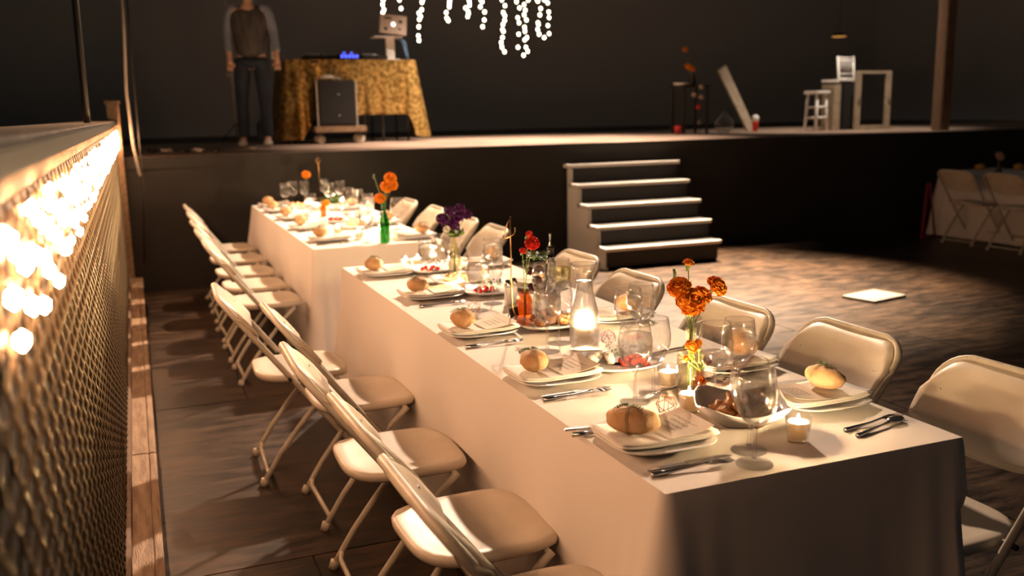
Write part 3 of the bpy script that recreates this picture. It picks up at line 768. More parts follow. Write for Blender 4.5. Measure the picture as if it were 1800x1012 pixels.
lumps(p.x, p.y-.01, .765, .06, 13, M_shrimp, .017, 'orange shrimp in the dish under the purple flowers', 'food', 'shrimp in the dish', 'shrimp', 25, .014, 1.4)
p = at(762, 478, .7515); flatd.put(p, R(-4), 'white dish of tomato salad left of the purple flowers', 'serving dishes')
lumps(p.x-.02, p.y, .763, .05, 8, M_tomato, .012, 'red tomato piece in the dish left of the purple flowers', 'tomato', 'tomatoes left of purple flowers', 'tomato_piece', 28, .008)
greens(p.x+.04, p.y+.01, .785, .04, 60, 'salad_leaves', 'green salad leaves in the dish left of the purple flowers', seed=24, sz=.02)
p = at(590, 391, .7515); flatd.put(p, 0, 'white dish of red tomatoes on the far table', 'serving dishes far')
lumps(p.x, p.y, .763, .06, 9, M_tomato, .017, 'red tomato in the dish on the far table', 'tomato', 'tomatoes on the far table', 'tomato_piece', 38, .008)
p = at(625, 400, .7515); flatd.put(p, 0, 'white dish of shrimp on the far table', 'serving dishes far')
lumps(p.x, p.y, .763, .07, 9, M_shrimp, .020, 'orange shrimp in the dish on the far table', 'food', 'shrimp on the far table', 'shrimp', 39, .014, 1.4)
p = at(521, 366, .7515); flatd.put(p, 0, 'white dish of pink snacks at the far left of far table', 'serving dishes far')
lumps(p.x, p.y, .763, .07, 9, M_shrimp, .020, 'pink snack in the dish at the far left of far table', 'food', 'snacks on the far table', 'snack', 49, .014, 1.4)
greens(at(577, 352).x, min(at(577, 352).y, 8.3), .753, .10, 240, 'leafy_greens', 'dark leafy greens in the middle of the far table', M_leaf, 44, .06)

# carafe
p = at(1027, 614, .7515)
t = empty('carafe', 'clear glass carafe of water with a flared lip, candle glowing behind', 'carafe', p)
cp = [(.044, 0), (.048, .004), (.0485, .05), (.0485, .100), (.046, .130), (.037, .165), (.0295, .200), (.0285, .225), (.033, .255), (.043, .285)]
MB().lathe(cp+[(.0415, .285), (.0315, .255), (.027, .225), (.028, .200), (.0355, .165), (.0445, .130), (.047, .100), (.047, .05), (.045, .008)], 40, cap1=True).build('body', M_glass, t)
MB().lathe([(.044, .009), (.0462, .05), (.0462, .100), (.0437, .130), (.0347, .165), (.0272, .200), (.0262, .228)], 40, cap1=True).build('water', M_water, t)
MB().tube([(.0422*math.cos(k*PI/16), .0422*math.sin(k*PI/16), .2855) for k in range(32)], .0013, 5, closed=True).build('rim', M_glassrim, t)

# flowers
def flower_head(mt, r=.028, rings=8, per=20, seed=0, ruffle=.25, flat=.75):
    b = MB(); r_ = random.Random(seed)
    for k in range(rings):
        th = (k+.35)/rings*1.75; n_ = max(5, int(per*math.sin(min(th, PI/2))+4))
        for i in range(n_):
            a = 2*PI*(i+.5*(k % 2))/n_+r_.uniform(-.1, .1)
            d = Vector((math.sin(th)*math.cos(a), math.sin(th)*math.sin(a), math.cos(th)*flat))
            tg = Vector((-math.sin(a), math.cos(a), 0)); rr = r*(.9+r_.uniform(-ruffle, ruffle)*.4)
            up = d.cross(tg)*-1
            w_ = r*.24
            b0 = d*(r*.35); m1 = d*rr*.8; e1 = d*rr
            b.add([b0, m1-tg*w_, e1-tg*w_*.9+up*w_*r_.uniform(-.6, .6), e1*1.02+up*w_*r_.uniform(-.3, .6), e1+tg*w_*.9+up*w_*r_.uniform(-.6, .6), m1+tg*w_], [(0, 1, 2, 3, 4, 5)], False)
    b.ball((0, 0, 0), r*.62, r*.62, r*.5, 2)
    return b
def flower(name, label, mt, base, top, r, tilt=(0, 0), cat='flower', grp=None, seed=0, flat=.75, rings=9, leaf=True, neck=None):
    base = Vector(base); top = Vector(top)
    o = empty(name, label, cat, base, group=grp)
    h = flower_head(mt, r, rings, 22, seed, flat=flat).build('flower_head', mt, o); h.location = top-base; h.rotation_euler = (tilt[0], tilt[1], 0)
    mid = (Vector(neck)-base) if neck else (top-base)*.5+Vector((0, 0, .01))
    nv = Vector((0, 0, -1)); nv.rotate(h.rotation_euler)
    e_ = (top-base)+nv*r*.3
    pts = [Vector((0, 0, .004)), mid*.6, mid, mid+(e_-mid)*.4, mid+(e_-mid)*.75, e_]
    MB().tube(pts, .0016, 6).build('stem', M_stem, o)
    cxo = MB().lathe([(.002, -.018), (.006, -.008), (r*.33, 0)], 10).build('calyx', M_stem, o); cxo.location = e_; cxo.rotation_euler = h.rotation_euler
    if leaf:
        b = MB(); r_ = random.Random(seed+5)
        for k in range(7):
            p_ = mid+(e_-mid)*r_.uniform(.0, .8); a = r_.uniform(0, 6.28); d = Vector((math.cos(a), math.sin(a), .3)); sd = d.cross(Vector((0, 0, 1))).normalized()*.003
            b.add([p_, p_+d*.010+sd, p_+d*.024, p_+d*.010-sd], [(0, 1, 2, 3)], False)
        b.build('leaf', M_stem, o)
    return o
# clear bottle with marigolds
p = at(1213, 698, .7515); B0 = p.copy()
t = empty('bottle_vase', 'clear embossed glass bottle holding tall orange marigolds', 'vase', p)
vp = [(.033, 0), (.036, .004), (.037, .09), (.0365, .118), (.028, .138), (.0135, .152), (.012, .160), (.015, .163), (.015, .168), (.012, .171), (.013, .192), (.0145, .194)]
MB().lathe(vp+[(.0125, .194), (.0108, .171), (.0108, .155), (.0265, .136), (.035, .116), (.0355, .09), (.034, .008)], 32, cap1=True).build('body', M_glassv, t)
MB().lathe([(.0335, .009), (.0345, .06), (.0345, .088)], 28, cap1=True).build('water', M_water, t)
b = MB()
for k in range(6): b.tube([(.0150*math.cos(q*PI/10), .0150*math.sin(q*PI/10), .176+k*.003) for q in range(20)], .0011, 4, closed=True)
b.build('screw_thread', M_glassv, t)
neck = (p.x, p.y, p.z+.185)
def dirpt(px, py, base, dy=0):   # a point in the upright plane through the vase
    q = on_wall(px, py, base.y+dy); return q
for i, (x, y, r_, tl, dy, lb) in enumerate([(1194, 506, .034, (.5, -.5), 0, 'the left bloom'), (1214, 531, .042, (.9, -.2), -.02, 'the lowest, largest bloom'), (1233, 520, .032, (.5, .3), .01, 'the middle bloom'), (1259, 504, .033, (.6, .6), .01, 'the right bloom'), (1210, 462, .016, (.1, .1), 0, 'the small topmost half-open bloom')]):
    q = dirpt(x, y, B0, dy); flower('marigold', 'orange marigold in the clear bottle, '+lb, M_orange, (B0.x+.008*math.cos(i*1.3), B0.y+.008*math.sin(i*1.3), B0.z+.012), q, r_, tl, grp='marigolds in the clear bottle', seed=i, neck=(neck[0]+.004*math.cos(i), neck[1]+.004*math.sin(i), neck[2]))
q = dirpt(1186, 480, B0, 0); o = empty('flower_bud', 'closed green bud left above the marigolds', 'flower', (B0.x-.005, B0.y, B0.z+.012))
MB().tube([(0, 0, 0), (.004, 0, .17), q-o.location-Vector((.004, 0, .01))], .0013, 6).build('stem', M_stem, o)
MB().tube([q-o.location-Vector((0, 0, .012)), q-o.location, q-o.location+Vector((-.003, 0, .012))], [.003, .0048, .0032], 8).build('bud', M_leaf, o)
# small brown bottle
def amber_bottle(px, py, h, r, label, thread=True):
    p = at(px, py, .7515); t = empty('amber_bottle', label, 'bottle', p)
    k = h
    MB().lathe([(r*.85, 0), (r, .003), (r, k*.66), (r*.8, k*.78), (r*.5, k*.84), (r*.5, k*.97), (r*.58, k), (r*.42, k), (r*.40, k*.84), (r*.7, k*.76), (r*.93, k*.64), (r*.93, .006)], 28, cap1=True).build('body', M_glassa, t)
    b = MB()
    for q in range(3): b.tube([(r*.52*math.cos(a*PI/9), r*.52*math.sin(a*PI/9), k*(.87+.035*q)) for a in range(18)], .0011, 4, closed=True)
    b.build('screw_thread', M_glassa, t); return p
p = amber_bottle(1229, 701,   .078, .0185, 'small brown glass bottle beside the marigold bottle')
for i, (x, y, r_, mt, lb) in enumerate([(1216, 609, .020, M_orange, 'orange one on the left'), (1228, 602, .012, M_orange, 'tiny orange one above'), (1206, 630, .010, M_orange, 'lowest little orange one'), (1243, 634, .014, M_dahlia, 'dark one on the right')]):
    q = dirpt(x, y, p, -.01); flower('small_flower', 'little flower in the small brown bottle, '+lb, mt, (p.x+.003*math.cos(i), p.y+.003*math.sin(i), p.z+.008), q, r_, (.9, 0), grp='flowers in the small brown bottle', seed=i+20, flat=.5, rings=4, neck=(p.x, p.y, p.z+.078))
# wide amber jar with red flowers
p = at(922, 562, .7515); t = empty('amber_jar', 'ribbed amber glass jar holding red flowers', 'jar', p)
r = .031
MB().lathe([(r*.88, 0), (r, .004), (r, .075), (r*.93, .086), (r*.74, .094), (r*.74, .104), (r*.82, .107), (r*.82, .112), (r*.7, .112), (r*.66, .092), (r*.92, .073), (r*.92, .006)], 32, cap1=True).build('body', M_glassa, t)
b = MB()
for k in range(9): b.tube([(r*1.005*math.cos(a*PI/12), r*1.005*math.sin(a*PI/12), .022+k*.006) for a in range(24)], .0009, 4, closed=True)
b.build('ribs', M_glassa, t)
J0 = p.copy()
for i, (x, y, r_, mt, fl, lb) in enumerate([(935, 428, .030, M_red, .9, 'large bloom'), (919, 441, .015, M_red, .8, 'small lower left bloom'), (929, 413, .015, M_red, 1.3, 'upright top bloom')]):
    q = dirpt(x, y, J0, 0); flower('red_flower', 'bright red flower in the amber jar, '+lb, mt, (p.x+.004*i, p.y, p.z+.012), q, r_, (.7, -.3+.4*i), grp='red flowers in the amber jar', seed=i+30, flat=fl, rings=5, neck=(p.x+.003*i, p.y, p.z+.11))
q = dirpt(945, 448, J0, .02); greens(q.x, q.y, q.z-.02, .035, 60, 'foliage', 'dark green leaves under the red flowers', M_leaf, 51, .035)
p = at(945, 533, .7515); t = empty('bud_vase', 'small clear vase of dark burgundy flowers behind the amber jar', 'vase', p)
MB().lathe([(.015, 0), (.017, .004), (.017, .06), (.008, .078), (.009, .09), (.0075, .09), (.0068, .078), (.0155, .06), (.0155, .006)], 24, cap1=True).build('body', M_glassv, t)
for i, (x, y) in enumerate([(932, 477), (944, 492), (936, 505), (948, 474)]):
    q = dirpt(x, y, p, 0); flower('burgundy_flower', 'dark burgundy flower behind the amber jar, '+['upper left', 'lower right', 'lowest', 'topmost'][i], M_dahlia, (p.x+.003*i, p.y, p.z+.01), q, .022, (.6, .2*i-.3), grp='burgundy flowers', seed=i+40, rings=5, neck=(p.x, p.y, p.z+.09))
# purple flowers
p = at(800, 487, .7515); t = empty('bottle_vase', 'clear glass bottle holding deep purple flowers', 'vase', p)
MB().lathe([(.028, 0), (.031, .005), (.030, .09), (.022, .14), (.013, .165), (.012, .19), (.015, .195), (.0135, .195), (.0105, .188), (.0115, .165), (.0205, .138), (.0285, .09), (.029, .009)], 32, cap1=True).build('body', M_glassv, t)
MB().lathe([(.027, .01), (.0272, .085), (.024, .115)], 28, cap1=True).build('water', M_water, t)
for i, (x, y, r_) in enumerate([(778, 385, 0.034), (790, 372, 0.034), (803, 380, 0.039), (818, 377, 0.034), (797, 396, 0.034), (786, 396, 0.029), (808, 366, 0.026)]):
    q = dirpt(x, y, p, .01*(i % 3)); flower('purple_flower', 'deep purple flower in the near table bunch, '+['leftmost', 'upper left', 'large central', 'rightmost', 'lowest', 'lower left', 'topmost'][i], M_purple, (p.x+.004*math.cos(i), p.y+.004*math.sin(i), p.z+.012), q, r_, (.6, .5*math.sin(i*2)), grp='purple flowers', seed=i+50, rings=6, neck=(p.x, p.y, p.z+.195))
q = dirpt(800, 405, p, 0); greens(q.x, q.y, q.z-.03, .04, 90, 'foliage', 'green leaves below the purple flowers', M_stem, 52, .035)
q = dirpt(785, 402, p, -.02); flower('white_flower', 'small white bloom under the purple flowers', M_mozz, (p.x-.004, p.y, p.z+.012), q, .016, (.9, -.3), seed=61, neck=(p.x, p.y, p.z+.195))
# green bottle with marigolds on the far table
p = at(677, 426, .7515); t = empty('green_bottle', 'green glass bottle with orange marigolds on the far table', 'bottle', p)
MB().lathe([(.028, 0), (.032, .005), (.032, .11), (.025, .15), (.014, .19), (.0125, .23), (.016, .234), (.016, .24), (.0125, .24), (.0115, .19), (.0225, .148), (.0295, .11), (.029, .01)], 28, cap1=True).build('body', M_glassg, t)
for i, (x, y, r_) in enumerate([(686, 313, .040), (678, 329, .040), (690, 326, .036), (668, 349, .036), (684, 321, .030)]):
    q = dirpt(x, y, p, .01*(i % 3)); flower('marigold', 'orange marigold in the tall green bottle, '+['topmost bloom', 'bloom just under the top', 'bloom at the right', 'lowest bloom at left', 'bloom at the back'][i], M_orange, (p.x, p.y, p.z+.02), q, r_, (.8, .5*math.sin(i*2)), grp='marigolds in the green bottle', seed=i+70, neck=(p.x+.003*i, p.y, p.z+.24))
q = dirpt(657, 310, p, 0); o = empty('flower_bud', 'thin bud stem leaning left from the green bottle', 'flower', (p.x, p.y, p.z+.02))
MB().tube([(0, 0, 0), (0, 0, .22), q-o.location], .0022, 5).build('stem', M_stem, o); MB().ball(q-o.location, .008, .008, .014, 1).build('bud', M_leaf, o)
# far amber bottle and small marigold
p = amber_bottle(569, 381, .11, .024, 'amber glass bottle on the far table')
q = dirpt(573, 357, p, 0); flower('marigold', 'orange flower in the amber bottle of the far table', M_orange, (p.x, p.y, p.z+.01), q, .03, (.8, 0), seed=80)
p = at(538, 356, .7515); t = empty('bud_vase', 'clear bud vase with one marigold at the far end', 'vase', p)
MB().lathe([(.02, 0), (.022, .004), (.022, .09), (.009, .12), (.010, .15), (.0085, .15), (.0075, .12), (.0205, .09), (.0205, .006)], 20, cap1=True).build('body', M_glassv, t)
q = dirpt(538, 307, p, 0); flower('marigold', 'single small orange marigold above far table goblets', M_orange, (p.x, p.y, p.z+.01), q, .042, (.8, 0), seed=81)

# table number stand (a wire 4)
p = at(915, 568, .7515)
o = empty('table_number', 'gold wire table number four on a tall stem', 'table number', p)
def W(x, y): return dirpt(x, y, p, 0)-p
MB().tube([W(897, 381), W(892, 392), W(887, 407), W(884, 419), W(888, 419), W(895, 416), W(902, 412), (W(906, 406)), W(905, 400)], .0026, 6).build('numeral', M_gold, o)
MB().tube([W(897, 381), W(898, 440), W(899, 500), W(901, 540), Vector((-.012, 0, .012))], .0026, 6).build('stem', M_gold, o)
MB().box(-.012, 0, .006, .055, .03, .012, bev=.002).build('base', M_wood, o)
p = at(563, 350, .7515); o = empty('table_number', 'gold wire number holder standing on the far table', 'table number', p)
MB().tube([(0, 0, .01), (0, 0, .33), (.02, 0, .36), (0, 0, .39), (-.02, 0, .36), (0, 0, .33)], .004, 6).build('stem', M_gold, o); MB().box(0, 0, .006, .06, .05, .012).build('base', M_wood, o)
# little chalkboard
p = at(907, 567, .7515); o = empty('chalkboard_sign', 'tiny black chalkboard sign leaning on legs by the amber jar', 'sign', p, R(28))
b = MB().add([(-.022, 0, .003), (.024, 0, .003), (.024, .012, .056), (-.022, .012, .056), (-.022, .004, .002), (.024, .004, .002), (.024, .016, .055), (-.022, .016, .055)], [(0, 1, 2, 3), (7, 6, 5, 4), (0, 4, 5, 1), (2, 6, 7, 3), (1, 5, 6, 2), (0, 3, 7, 4)], False); b.build('board', M_black, o)
for x in (-.018, .019): MB().tube([(x, .012, .045), (x, .034, 0)], .002, 6).build('leg', M_black, o)
# salt and pepper grinders
for x, y, l in [(893, 536, 'left'), (904, 532, 'right')]:
    p = at(x, y, .7515); o = empty('salt_shaker', 'silver topped glass shaker, %s one behind the chalkboard' % l, 'shaker', p, group='shakers')
    MB().lathe([(.014, 0), (.015, .004), (.0135, .07), (.012, .075)], 20, cap1=True).build('body', M_porc, o); MB().lathe([(.0135, .074), (.0145, .078), (.0145, .090), (.009, .102), (.001, .105)], 20).build('cap', M_steel, o)
# oil bottle with pourer
p = at(968, 512, .7515); o = empty('oil_bottle', 'dark oil bottle with a thin pourer rising above the wine goblet', 'bottle', p)
MB().lathe([(.026, 0), (.028, .004), (.028, .10), (.022, .13), (.014, .15), (.0135, .185), (.016, .19), (.016, .197), (.012, .197), (.0115, .15), (.0255, .10), (.026, .006)], 28, cap1=True).build('body', thin_glass('dark_green_glass', (.10, .13, .06)), o)
MB().lathe([(.008, .195), (.0075, .205), (.0035, .215), (.003, .245), (.0055, .247), (.0055, .253)], 14, cap1=True).build('pourer', M_steel, o)
# geometric wire ornaments
def make_poly():
    bm = bmesh.new(); bmesh.ops.create_icosphere(bm, subdivisions=1, radius=.028); rot = Matrix.Rotation(.5, 3, 'X') @ Matrix.Rotation(.4, 3, 'Y')
    b = MB(); bm.edges.ensure_lookup_table(); r_ = random.Random(2)
    bmesh.ops.dissolve_edges(bm, edges=[e for e in bm.edges if r_.random() < .22])
    zmin = min((rot @ v.co).z for v in bm.verts)
    for e in bm.edges:
        a, c_ = (rot @ v.co for v in e.verts); b.tube([a-Vector((0, 0, zmin)), c_-Vector((0, 0, zmin))], .0008, 5)
    bm.free(); return tag(b.build('wire_polyhedron', M_copper), 'x', 'ornament')
poly_ = Proto(make_poly)
for x, y, l, m_ in [(1171, 726, 'copper wire polyhedron ornament behind the nearest bread', None), (1069, 605, 'thin wire polyhedron ornament right of the carafe', 1), (833, 552, 'gold wire polyhedron ornament under the frosty goblet', 1)]:
    poly_.put(at(x, y, .752), x*.01, l, 'wire polyhedra')

# ------------------------------------------------------------------ paper on the floor
M_frame0 = mat('grey_white_paint', (.19, .18, .16), .6)
p = at(1536, 523, 0); tag(MB().box(p.x, p.y, .012, .42, .30, .02, R(12), bev=.003).build('white_board', M_frame0), 'flat white board lying on the lit floor at right', 'board')

# ------------------------------------------------------------------ on the stage: booth
M_seq = bpy.data.materials.new('gold_sequins'); M_seq.use_nodes = True; nt = M_seq.node_tree; b_ = nt.nodes['Principled BSDF']
b_.inputs['Base Color'].default_value = (.46, .27, .06, 1); b_.inputs['Metallic'].default_value = .7; b_.inputs['Roughness'].default_value = .42
tc = nt.nodes.new('ShaderNodeTexCoord'); vo = nt.nodes.new('ShaderNodeTexVoronoi'); vo.inputs['Scale'].default_value = 75; nt.links.new(tc.outputs['Object'], vo.inputs[0])
bp_ = nt.nodes.new('ShaderNodeBump'); bp_.inputs['Strength'].default_value = .9; bp_.inputs['Distance'].default_value = .01; nt.links.new(vo.outputs['Color'], bp_.inputs['Height'])
sq_n = nt.nodes.new('ShaderNodeTexNoise'); sq_n.inputs['Scale'].default_value = 22; nt.links.new(tc.outputs['Object'], sq_n.inputs[0]); sq_c = nt.nodes.new('ShaderNodeValToRGB')
sq_c.color_ramp.elements[0].position = .38; sq_c.color_ramp.elements[1].position = .62; sq_c.color_ramp.elements[0].color = (.25, .14, .03, 1); sq_c.color_ramp.elements[1].color = (.66, .42, .13, 1); nt.links.new(sq_n.outputs[0], sq_c.inputs[0]); nt.links.new(sq_c.outputs[0], b_.inputs['Base Color']); nt.links.new(bp_.outputs[0], b_.inputs['Normal'])
DX0, DX1, DY0, DY1, DZ = 1.72, 3.30, 11.35, 12.1, SZ+.98
def drape():
    V = []; Fc = []; per = []
    for k in range(12): per.append((DX0, DY1-(DY1-DY0)*k/12, -1, 0))
    for k in range(60): per.append((DX0+(DX1-DX0)*k/60, DY0, 0, -1))
    for k in range(13): per.append((DX1, DY0+(DY1-DY0)*k/12, 1, 0))
    N = len(per); rows = 14
    for j in range(rows+1):
        t = j/rows
        for i, (x, y, nx, ny) in enumerate(per):
            u = (x-DX0)/(DX1-DX0); side = ny == 0
            drop = .93 if side else .93-.28*min(1, max(0, (u-.10)/.10))*min(1, max(0, (.97-u)/.05))
            wv = .035*math.sin(x*26+1.2*math.sin(x*7))*t if not side else .03*math.sin(y*22)*t
            if ny and u < .25: wv *= 2
            off = .10*t*(1 if (side or u < .1 or u > .93) else .35)+wv
            e = .10*t*(1 if i in (12, 11, 13) or abs(i-72) < 2 else 0)
            V.append((x+nx*off+(e if u > .5 else -e), y+ny*off, DZ-drop*t))
    for j in range(rows):
        for i in range(N-1): Fc.append((j*N+i, (j+1)*N+i, (j+1)*N+i+1, j*N+i+1))
    n0 = len(V); V += [(DX0, DY0, DZ), (DX1, DY0, DZ), (DX1, DY1, DZ), (DX0, DY1, DZ)]; Fc.append((n0, n0+1, n0+2, n0+3))
    return MB().add(V, Fc)
tag(drape().build('sequin_tablecloth', M_seq), 'gold sequin tablecloth draped over the booth table on the stage', 'tablecloth')
o = empty('booth_table', 'folding table with dark legs under the gold sequin cloth', 'table', (2.5, 11.7, SZ))
MB().box(0, 0, .955, 1.54, .70, .03).build('tabletop', M_black, o)
for x in (-.7, .15, .38, .7):
    for y in (-.28, .28): MB().tube([(x, y, 0), (x, y, .95)], .014, 8).build('leg', M_darkmetal, o)
# gear on the table
def ctrl(x, w_, seed, label):
    o = empty('turntable_deck', label, 'music gear', (x, 11.68, DZ+.002), group='decks on the booth table')
    MB().box(0, 0, .03, w_, .34, .06, bev=.006).build('body', M_black, o)
    MB().lathe([(.10, .06), (.10, .075), (.02, .08)], 28, cap1=True).build('platter', M_steel, o)
    for k in range(4): MB().lathe([(.012, 0), (.010, .02)], 10, cx=-w_/2+.03+.04*k, cy=-.14, cz=.06, cap1=True).build('knob', mat('knob_white', (.5, .5, .5), .3), o)
ctrl(2.18, .36, 1, 'black turntable deck on the left of the booth table')
ctrl(3.00-.16, .32, 2, 'black turntable deck on the right of the booth table')
o = empty('mixer', 'black mixer glowing blue in the middle of the booth table', 'mixer', (2.52, 11.66, DZ+.002))
MB().box(0, 0, .035, .26, .34, .07, bev=.006).build('body', M_black, o)
M_blue = mat('blue_led', (.1, .15, .9), .4, emit=(.08, .12, 1), estr=2.2)
for k in range(5):
    MB().box(-.09+.045*k, -.168, .045, .03, .012, .035).build('display', M_blue, o)
for k in range(5): MB().lathe([(.012, 0), (.010, .03)], 10, cx=-.09+.045*k, cy=-.08, cz=.07, cap1=True).build('knob', M_blue if k % 2 else M_red, o)
# laptop on white stand
q = on_wall(690, 106, 11.5)
o = empty('laptop_stand', 'white laptop stand with a tall post on the booth table', 'stand', (q.x, 11.6, DZ))
MB().box(0, 0, .01, .20, .18, .018, bev=.003).build('base', M_white, o); MB().box(0, 0, .14, .105, .05, .27, bev=.004).build('post', M_white, o); MB().box(-.04, 0, .283, .36, .24, .014, bev=.003).build('tray', M_white, o)
l_ = empty('laptop', 'open silver laptop with stickers and a glowing round emblem', 'laptop', (q.x+.02, 11.6, DZ+.292), R(-4))
MB().box(-.02, .0, .008, .33, .22, .014, bev=.004).build('keyboard', M_steel, l_)
M_lid = mat('laptop_lid', (.62, .52, .44), .4, .2)
b = MB().box(0, 0, 0, .33, .012, .235, bev=.004).build('lid', M_lid, l_); b.location = (.01, -.115, .135); b.rotation_euler = (R(-10), R(6), 0)
M_logo = mat('lid_glow', (1, 1, 1), .5, emit=(1, .97, .9), estr=3)
e1 = MB().lathe([(.024, 0), (.024, .003)], 20, cap1=True).build('emblem', M_logo, b); e1.location = (0, -.007, 0); e1.rotation_euler = (R(90), 0, 0)
for x, z, r_ in [(-.09, -.06, .022), (.09, .04, .022), (.08, -.05, .014)]:
    e1 = MB().lathe([(r_, 0), (r_, .002)], 16, cap1=True).build('sticker', M_rail, b); e1.location = (x, -.007, z); e1.rotation_euler = (R(90), 0, 0)
e1 = MB().box(-.07, -.007, .07, .09, .002, .02).build('sticker', M_black, b)
b = MB(); 
for k, (x0, c_) in enumerate([(.0, 0), (.02, 0), (.04, 0)]):
    b.tube([(q.x+.08+x0, 11.55, DZ+.27), (q.x+.14+x0, 11.52, DZ+.22), (q.x+.17+x0*.6, 11.52, DZ+.10), (q.x+.19+x0*.5, 11.5, DZ+.01)], .006, 6)
tag(b.build('cable', mat('blue_cable', (.16, .30, .50), .4)), 'bluish cables falling from the laptop to the table', 'cable')
q = on_wall(478, 80, 11.5); tag(MB().box(q.x, 11.5, DZ+.19, .06, .10, .38, R(10), bev=.01).build('white_lamp', M_white), 'narrow white upright panel at the left end of the booth table', 'panel')
# speaker on dolly
q = at(597, 252, SZ)
o = empty('flight_case_dolly', 'low wheeled dolly carrying a black speaker in front of the booth', 'dolly', (q.x-.0, q.y, SZ), R(-4))
MB().box(0, 0, .17, .60, .42, .07, bev=.008).build('platform', M_wood, o)
for x in (-.23, .23):
    for y in (-.15, .15):
        w_ = MB().lathe([(.018, -.018), (.05, -.016), (.052, 0), (.05, .016), (.018, .018)], 16, cap1=True).build('wheel', M_chairmetal, o); w_.location = (x, y, .053); w_.rotation_euler = (R(90), 0, .4)
        MB().box(x, y, .115, .05, .04, .05).build('caster_fork', M_darkmetal, o)
s_ = empty('speaker', 'black speaker box standing on the wheeled dolly', 'speaker', (q.x-.03, q.y, SZ+.206), R(-4))
MB().box(0, 0, .26, .44, .36, .52, bev=.012).build('cabinet', M_black, s_)
MB().box(0, -.185, .26, .38, .012, .46).build('grille', mat('grille', (.012, .012, .012), .7), s_)
for sx in (-.225, .225): MB().box(sx, -.17, .26, .012, .03, .52).build('corner_trim', M_chairmetal, s_)
MB().tube([(-.08, 0, .52), (-.06, 0, .55), (.06, 0, .55), (.08, 0, .52)], .010, 6).build('handle', M_chairmetal, s_)
for i, (x, z) in enumerate([(.02, .12), (.02, .36)]): MB().ball((x, -.195, z), .008, .006, .008, 1).build('indicator', M_white, s_)
tag(MB().ball((q.x-.12, q.y-.02, SZ+.206+.555), .10, .07, .035, 2, .3).build('cloth_bundle', mat('pale_cloth', (.6, .5, .38), .8)), 'pale crumpled cloth lying on top of the black speaker', 'cloth')
q = at(512, 250, SZ); tag(MB().box(q.x, q.y+.25, SZ+.15, .75, .38, .26, R(-3), bev=.03).build('equipment_case', mat('blue_case', (.03, .06, .09), .5)), 'dark blue equipment case under the left of the booth table', 'case')
# mic stand pole
a = at(417, 250, SZ); top_ = on_wall(392, -60, a.y)
o = empty('light_stand', 'thin metal stand pole with a clamp left of the booth', 'stand', a)
MB().tube([(0, 0, .02), top_-a], .011, 8).build('pole', M_chairmetal, o); q = on_wall(403, 131, a.y)-a
MB().ball(q, .035, .03, .03, 2, .3).build('clamp', M_chairmetal, o)
for k in range(3): MB().tube([(0, 0, .25), (.25*math.cos(k*2.1+.4), .25*math.sin(k*2.1+.4), 0)], .008, 6).build('leg', M_darkmetal, o)
# plugs and cables along the stage edge
for i, (x, y) in enumerate([(268, 270), (292, 268), (322, 270), (352, 268), (382, 270), (448, 264)]):
    q = at(x, y, SZ); q.y = max(q.y, SY+.08)
    b = MB(); r_ = random.Random(i)
    b.tube([(q.x+r_.uniform(-.07, .07), q.y+.04+r_.uniform(-.03, .03), SZ+.012+r_.uniform(0, .03)) for k in range(9)], .009, 6); b.ball((q.x, q.y+.02, SZ+.02), .03, .022, .018, 1)
    tag(b.build('cable_coil', M_chairmetal if i % 2 else M_darkmetal), 'small cable tangle on the stage edge, '+['leftmost by the fence end', 'second from the left', 'third from the left', 'fourth from the left', 'just left of the stand pole', 'right of the stand pole'][i], 'cable', 'cable tangles on the stage edge')

# person behind / beside the booth
def skin(name, m, parent, verts, edges, radii, sub=2):
    me = bpy.data.meshes.new(name); me.from_pydata(verts, edges, []); me.materials.append(m)
    o = bpy.data.objects.new(name, me); C.objects.link(o); o.parent = parent
    md = o.modifiers.new('skin', 'SKIN'); md.use_smooth_shade = True
    for i, r_ in enumerate(radii):
        sv = me.skin_vertices[0].data[i]; sv.radius = r_ if isinstance(r_, tuple) else (r_, r_)
    me.skin_vertices[0].data[0].use_root = True
    s_ = o.modifiers.new('sub', 'SUBSURF'); s_.levels = sub; s_.render_levels = sub
    return o
q = at(438, 255, SZ)
per = empty('person', 'person in a dark vest, pale blue sleeves and dark jeans beside the booth', 'person', (q.x, 10.75, SZ), R(-15))
M_skin = mat('skin', (.60, .36, .25), .5, sss=.1)
V = [(0, 0, .98), (0, 0, 1.15), (0, 0, 1.38), (0, .0, 1.53), (0, 0, 1.60), (0, -.01, 1.70), (0, -.005, 1.78),
     (.19, 0, 1.46), (.25, .0, 1.20), (.28, -.10, .98), (.29, -.13, .92), (-.19, 0, 1.46), (-.24, .03, 1.20), (-.22, -.06, .98), (-.21, -.10, .91),
     (.10, 0, .92), (.12, 0, .52), (.12, .03, .10), (.13, -.10, .05), (-.10, 0, .92), (-.13, .02, .52), (-.14, .05, .10), (-.15, -.08, .05)]
E_ = [(0, 1), (1, 2), (2, 3), (3, 4), (4, 5), (5, 6), (2, 7), (7, 8), (8, 9), (9, 10), (2, 11), (11, 12), (12, 13), (13, 14), (0, 15), (15, 16), (16, 17), (17, 18), (0, 19), (19, 20), (20, 21), (21, 22)]
skin('body', M_skin, per, V, E_, [(.14, .10), (.12, .08), (.12, .08), .05, .055, (.078, .09), (.065, .08), .045, .036, .033, .028, .055, .042, .033, .028, .085, .055, .04, .035, .085, .055, .04, .035])
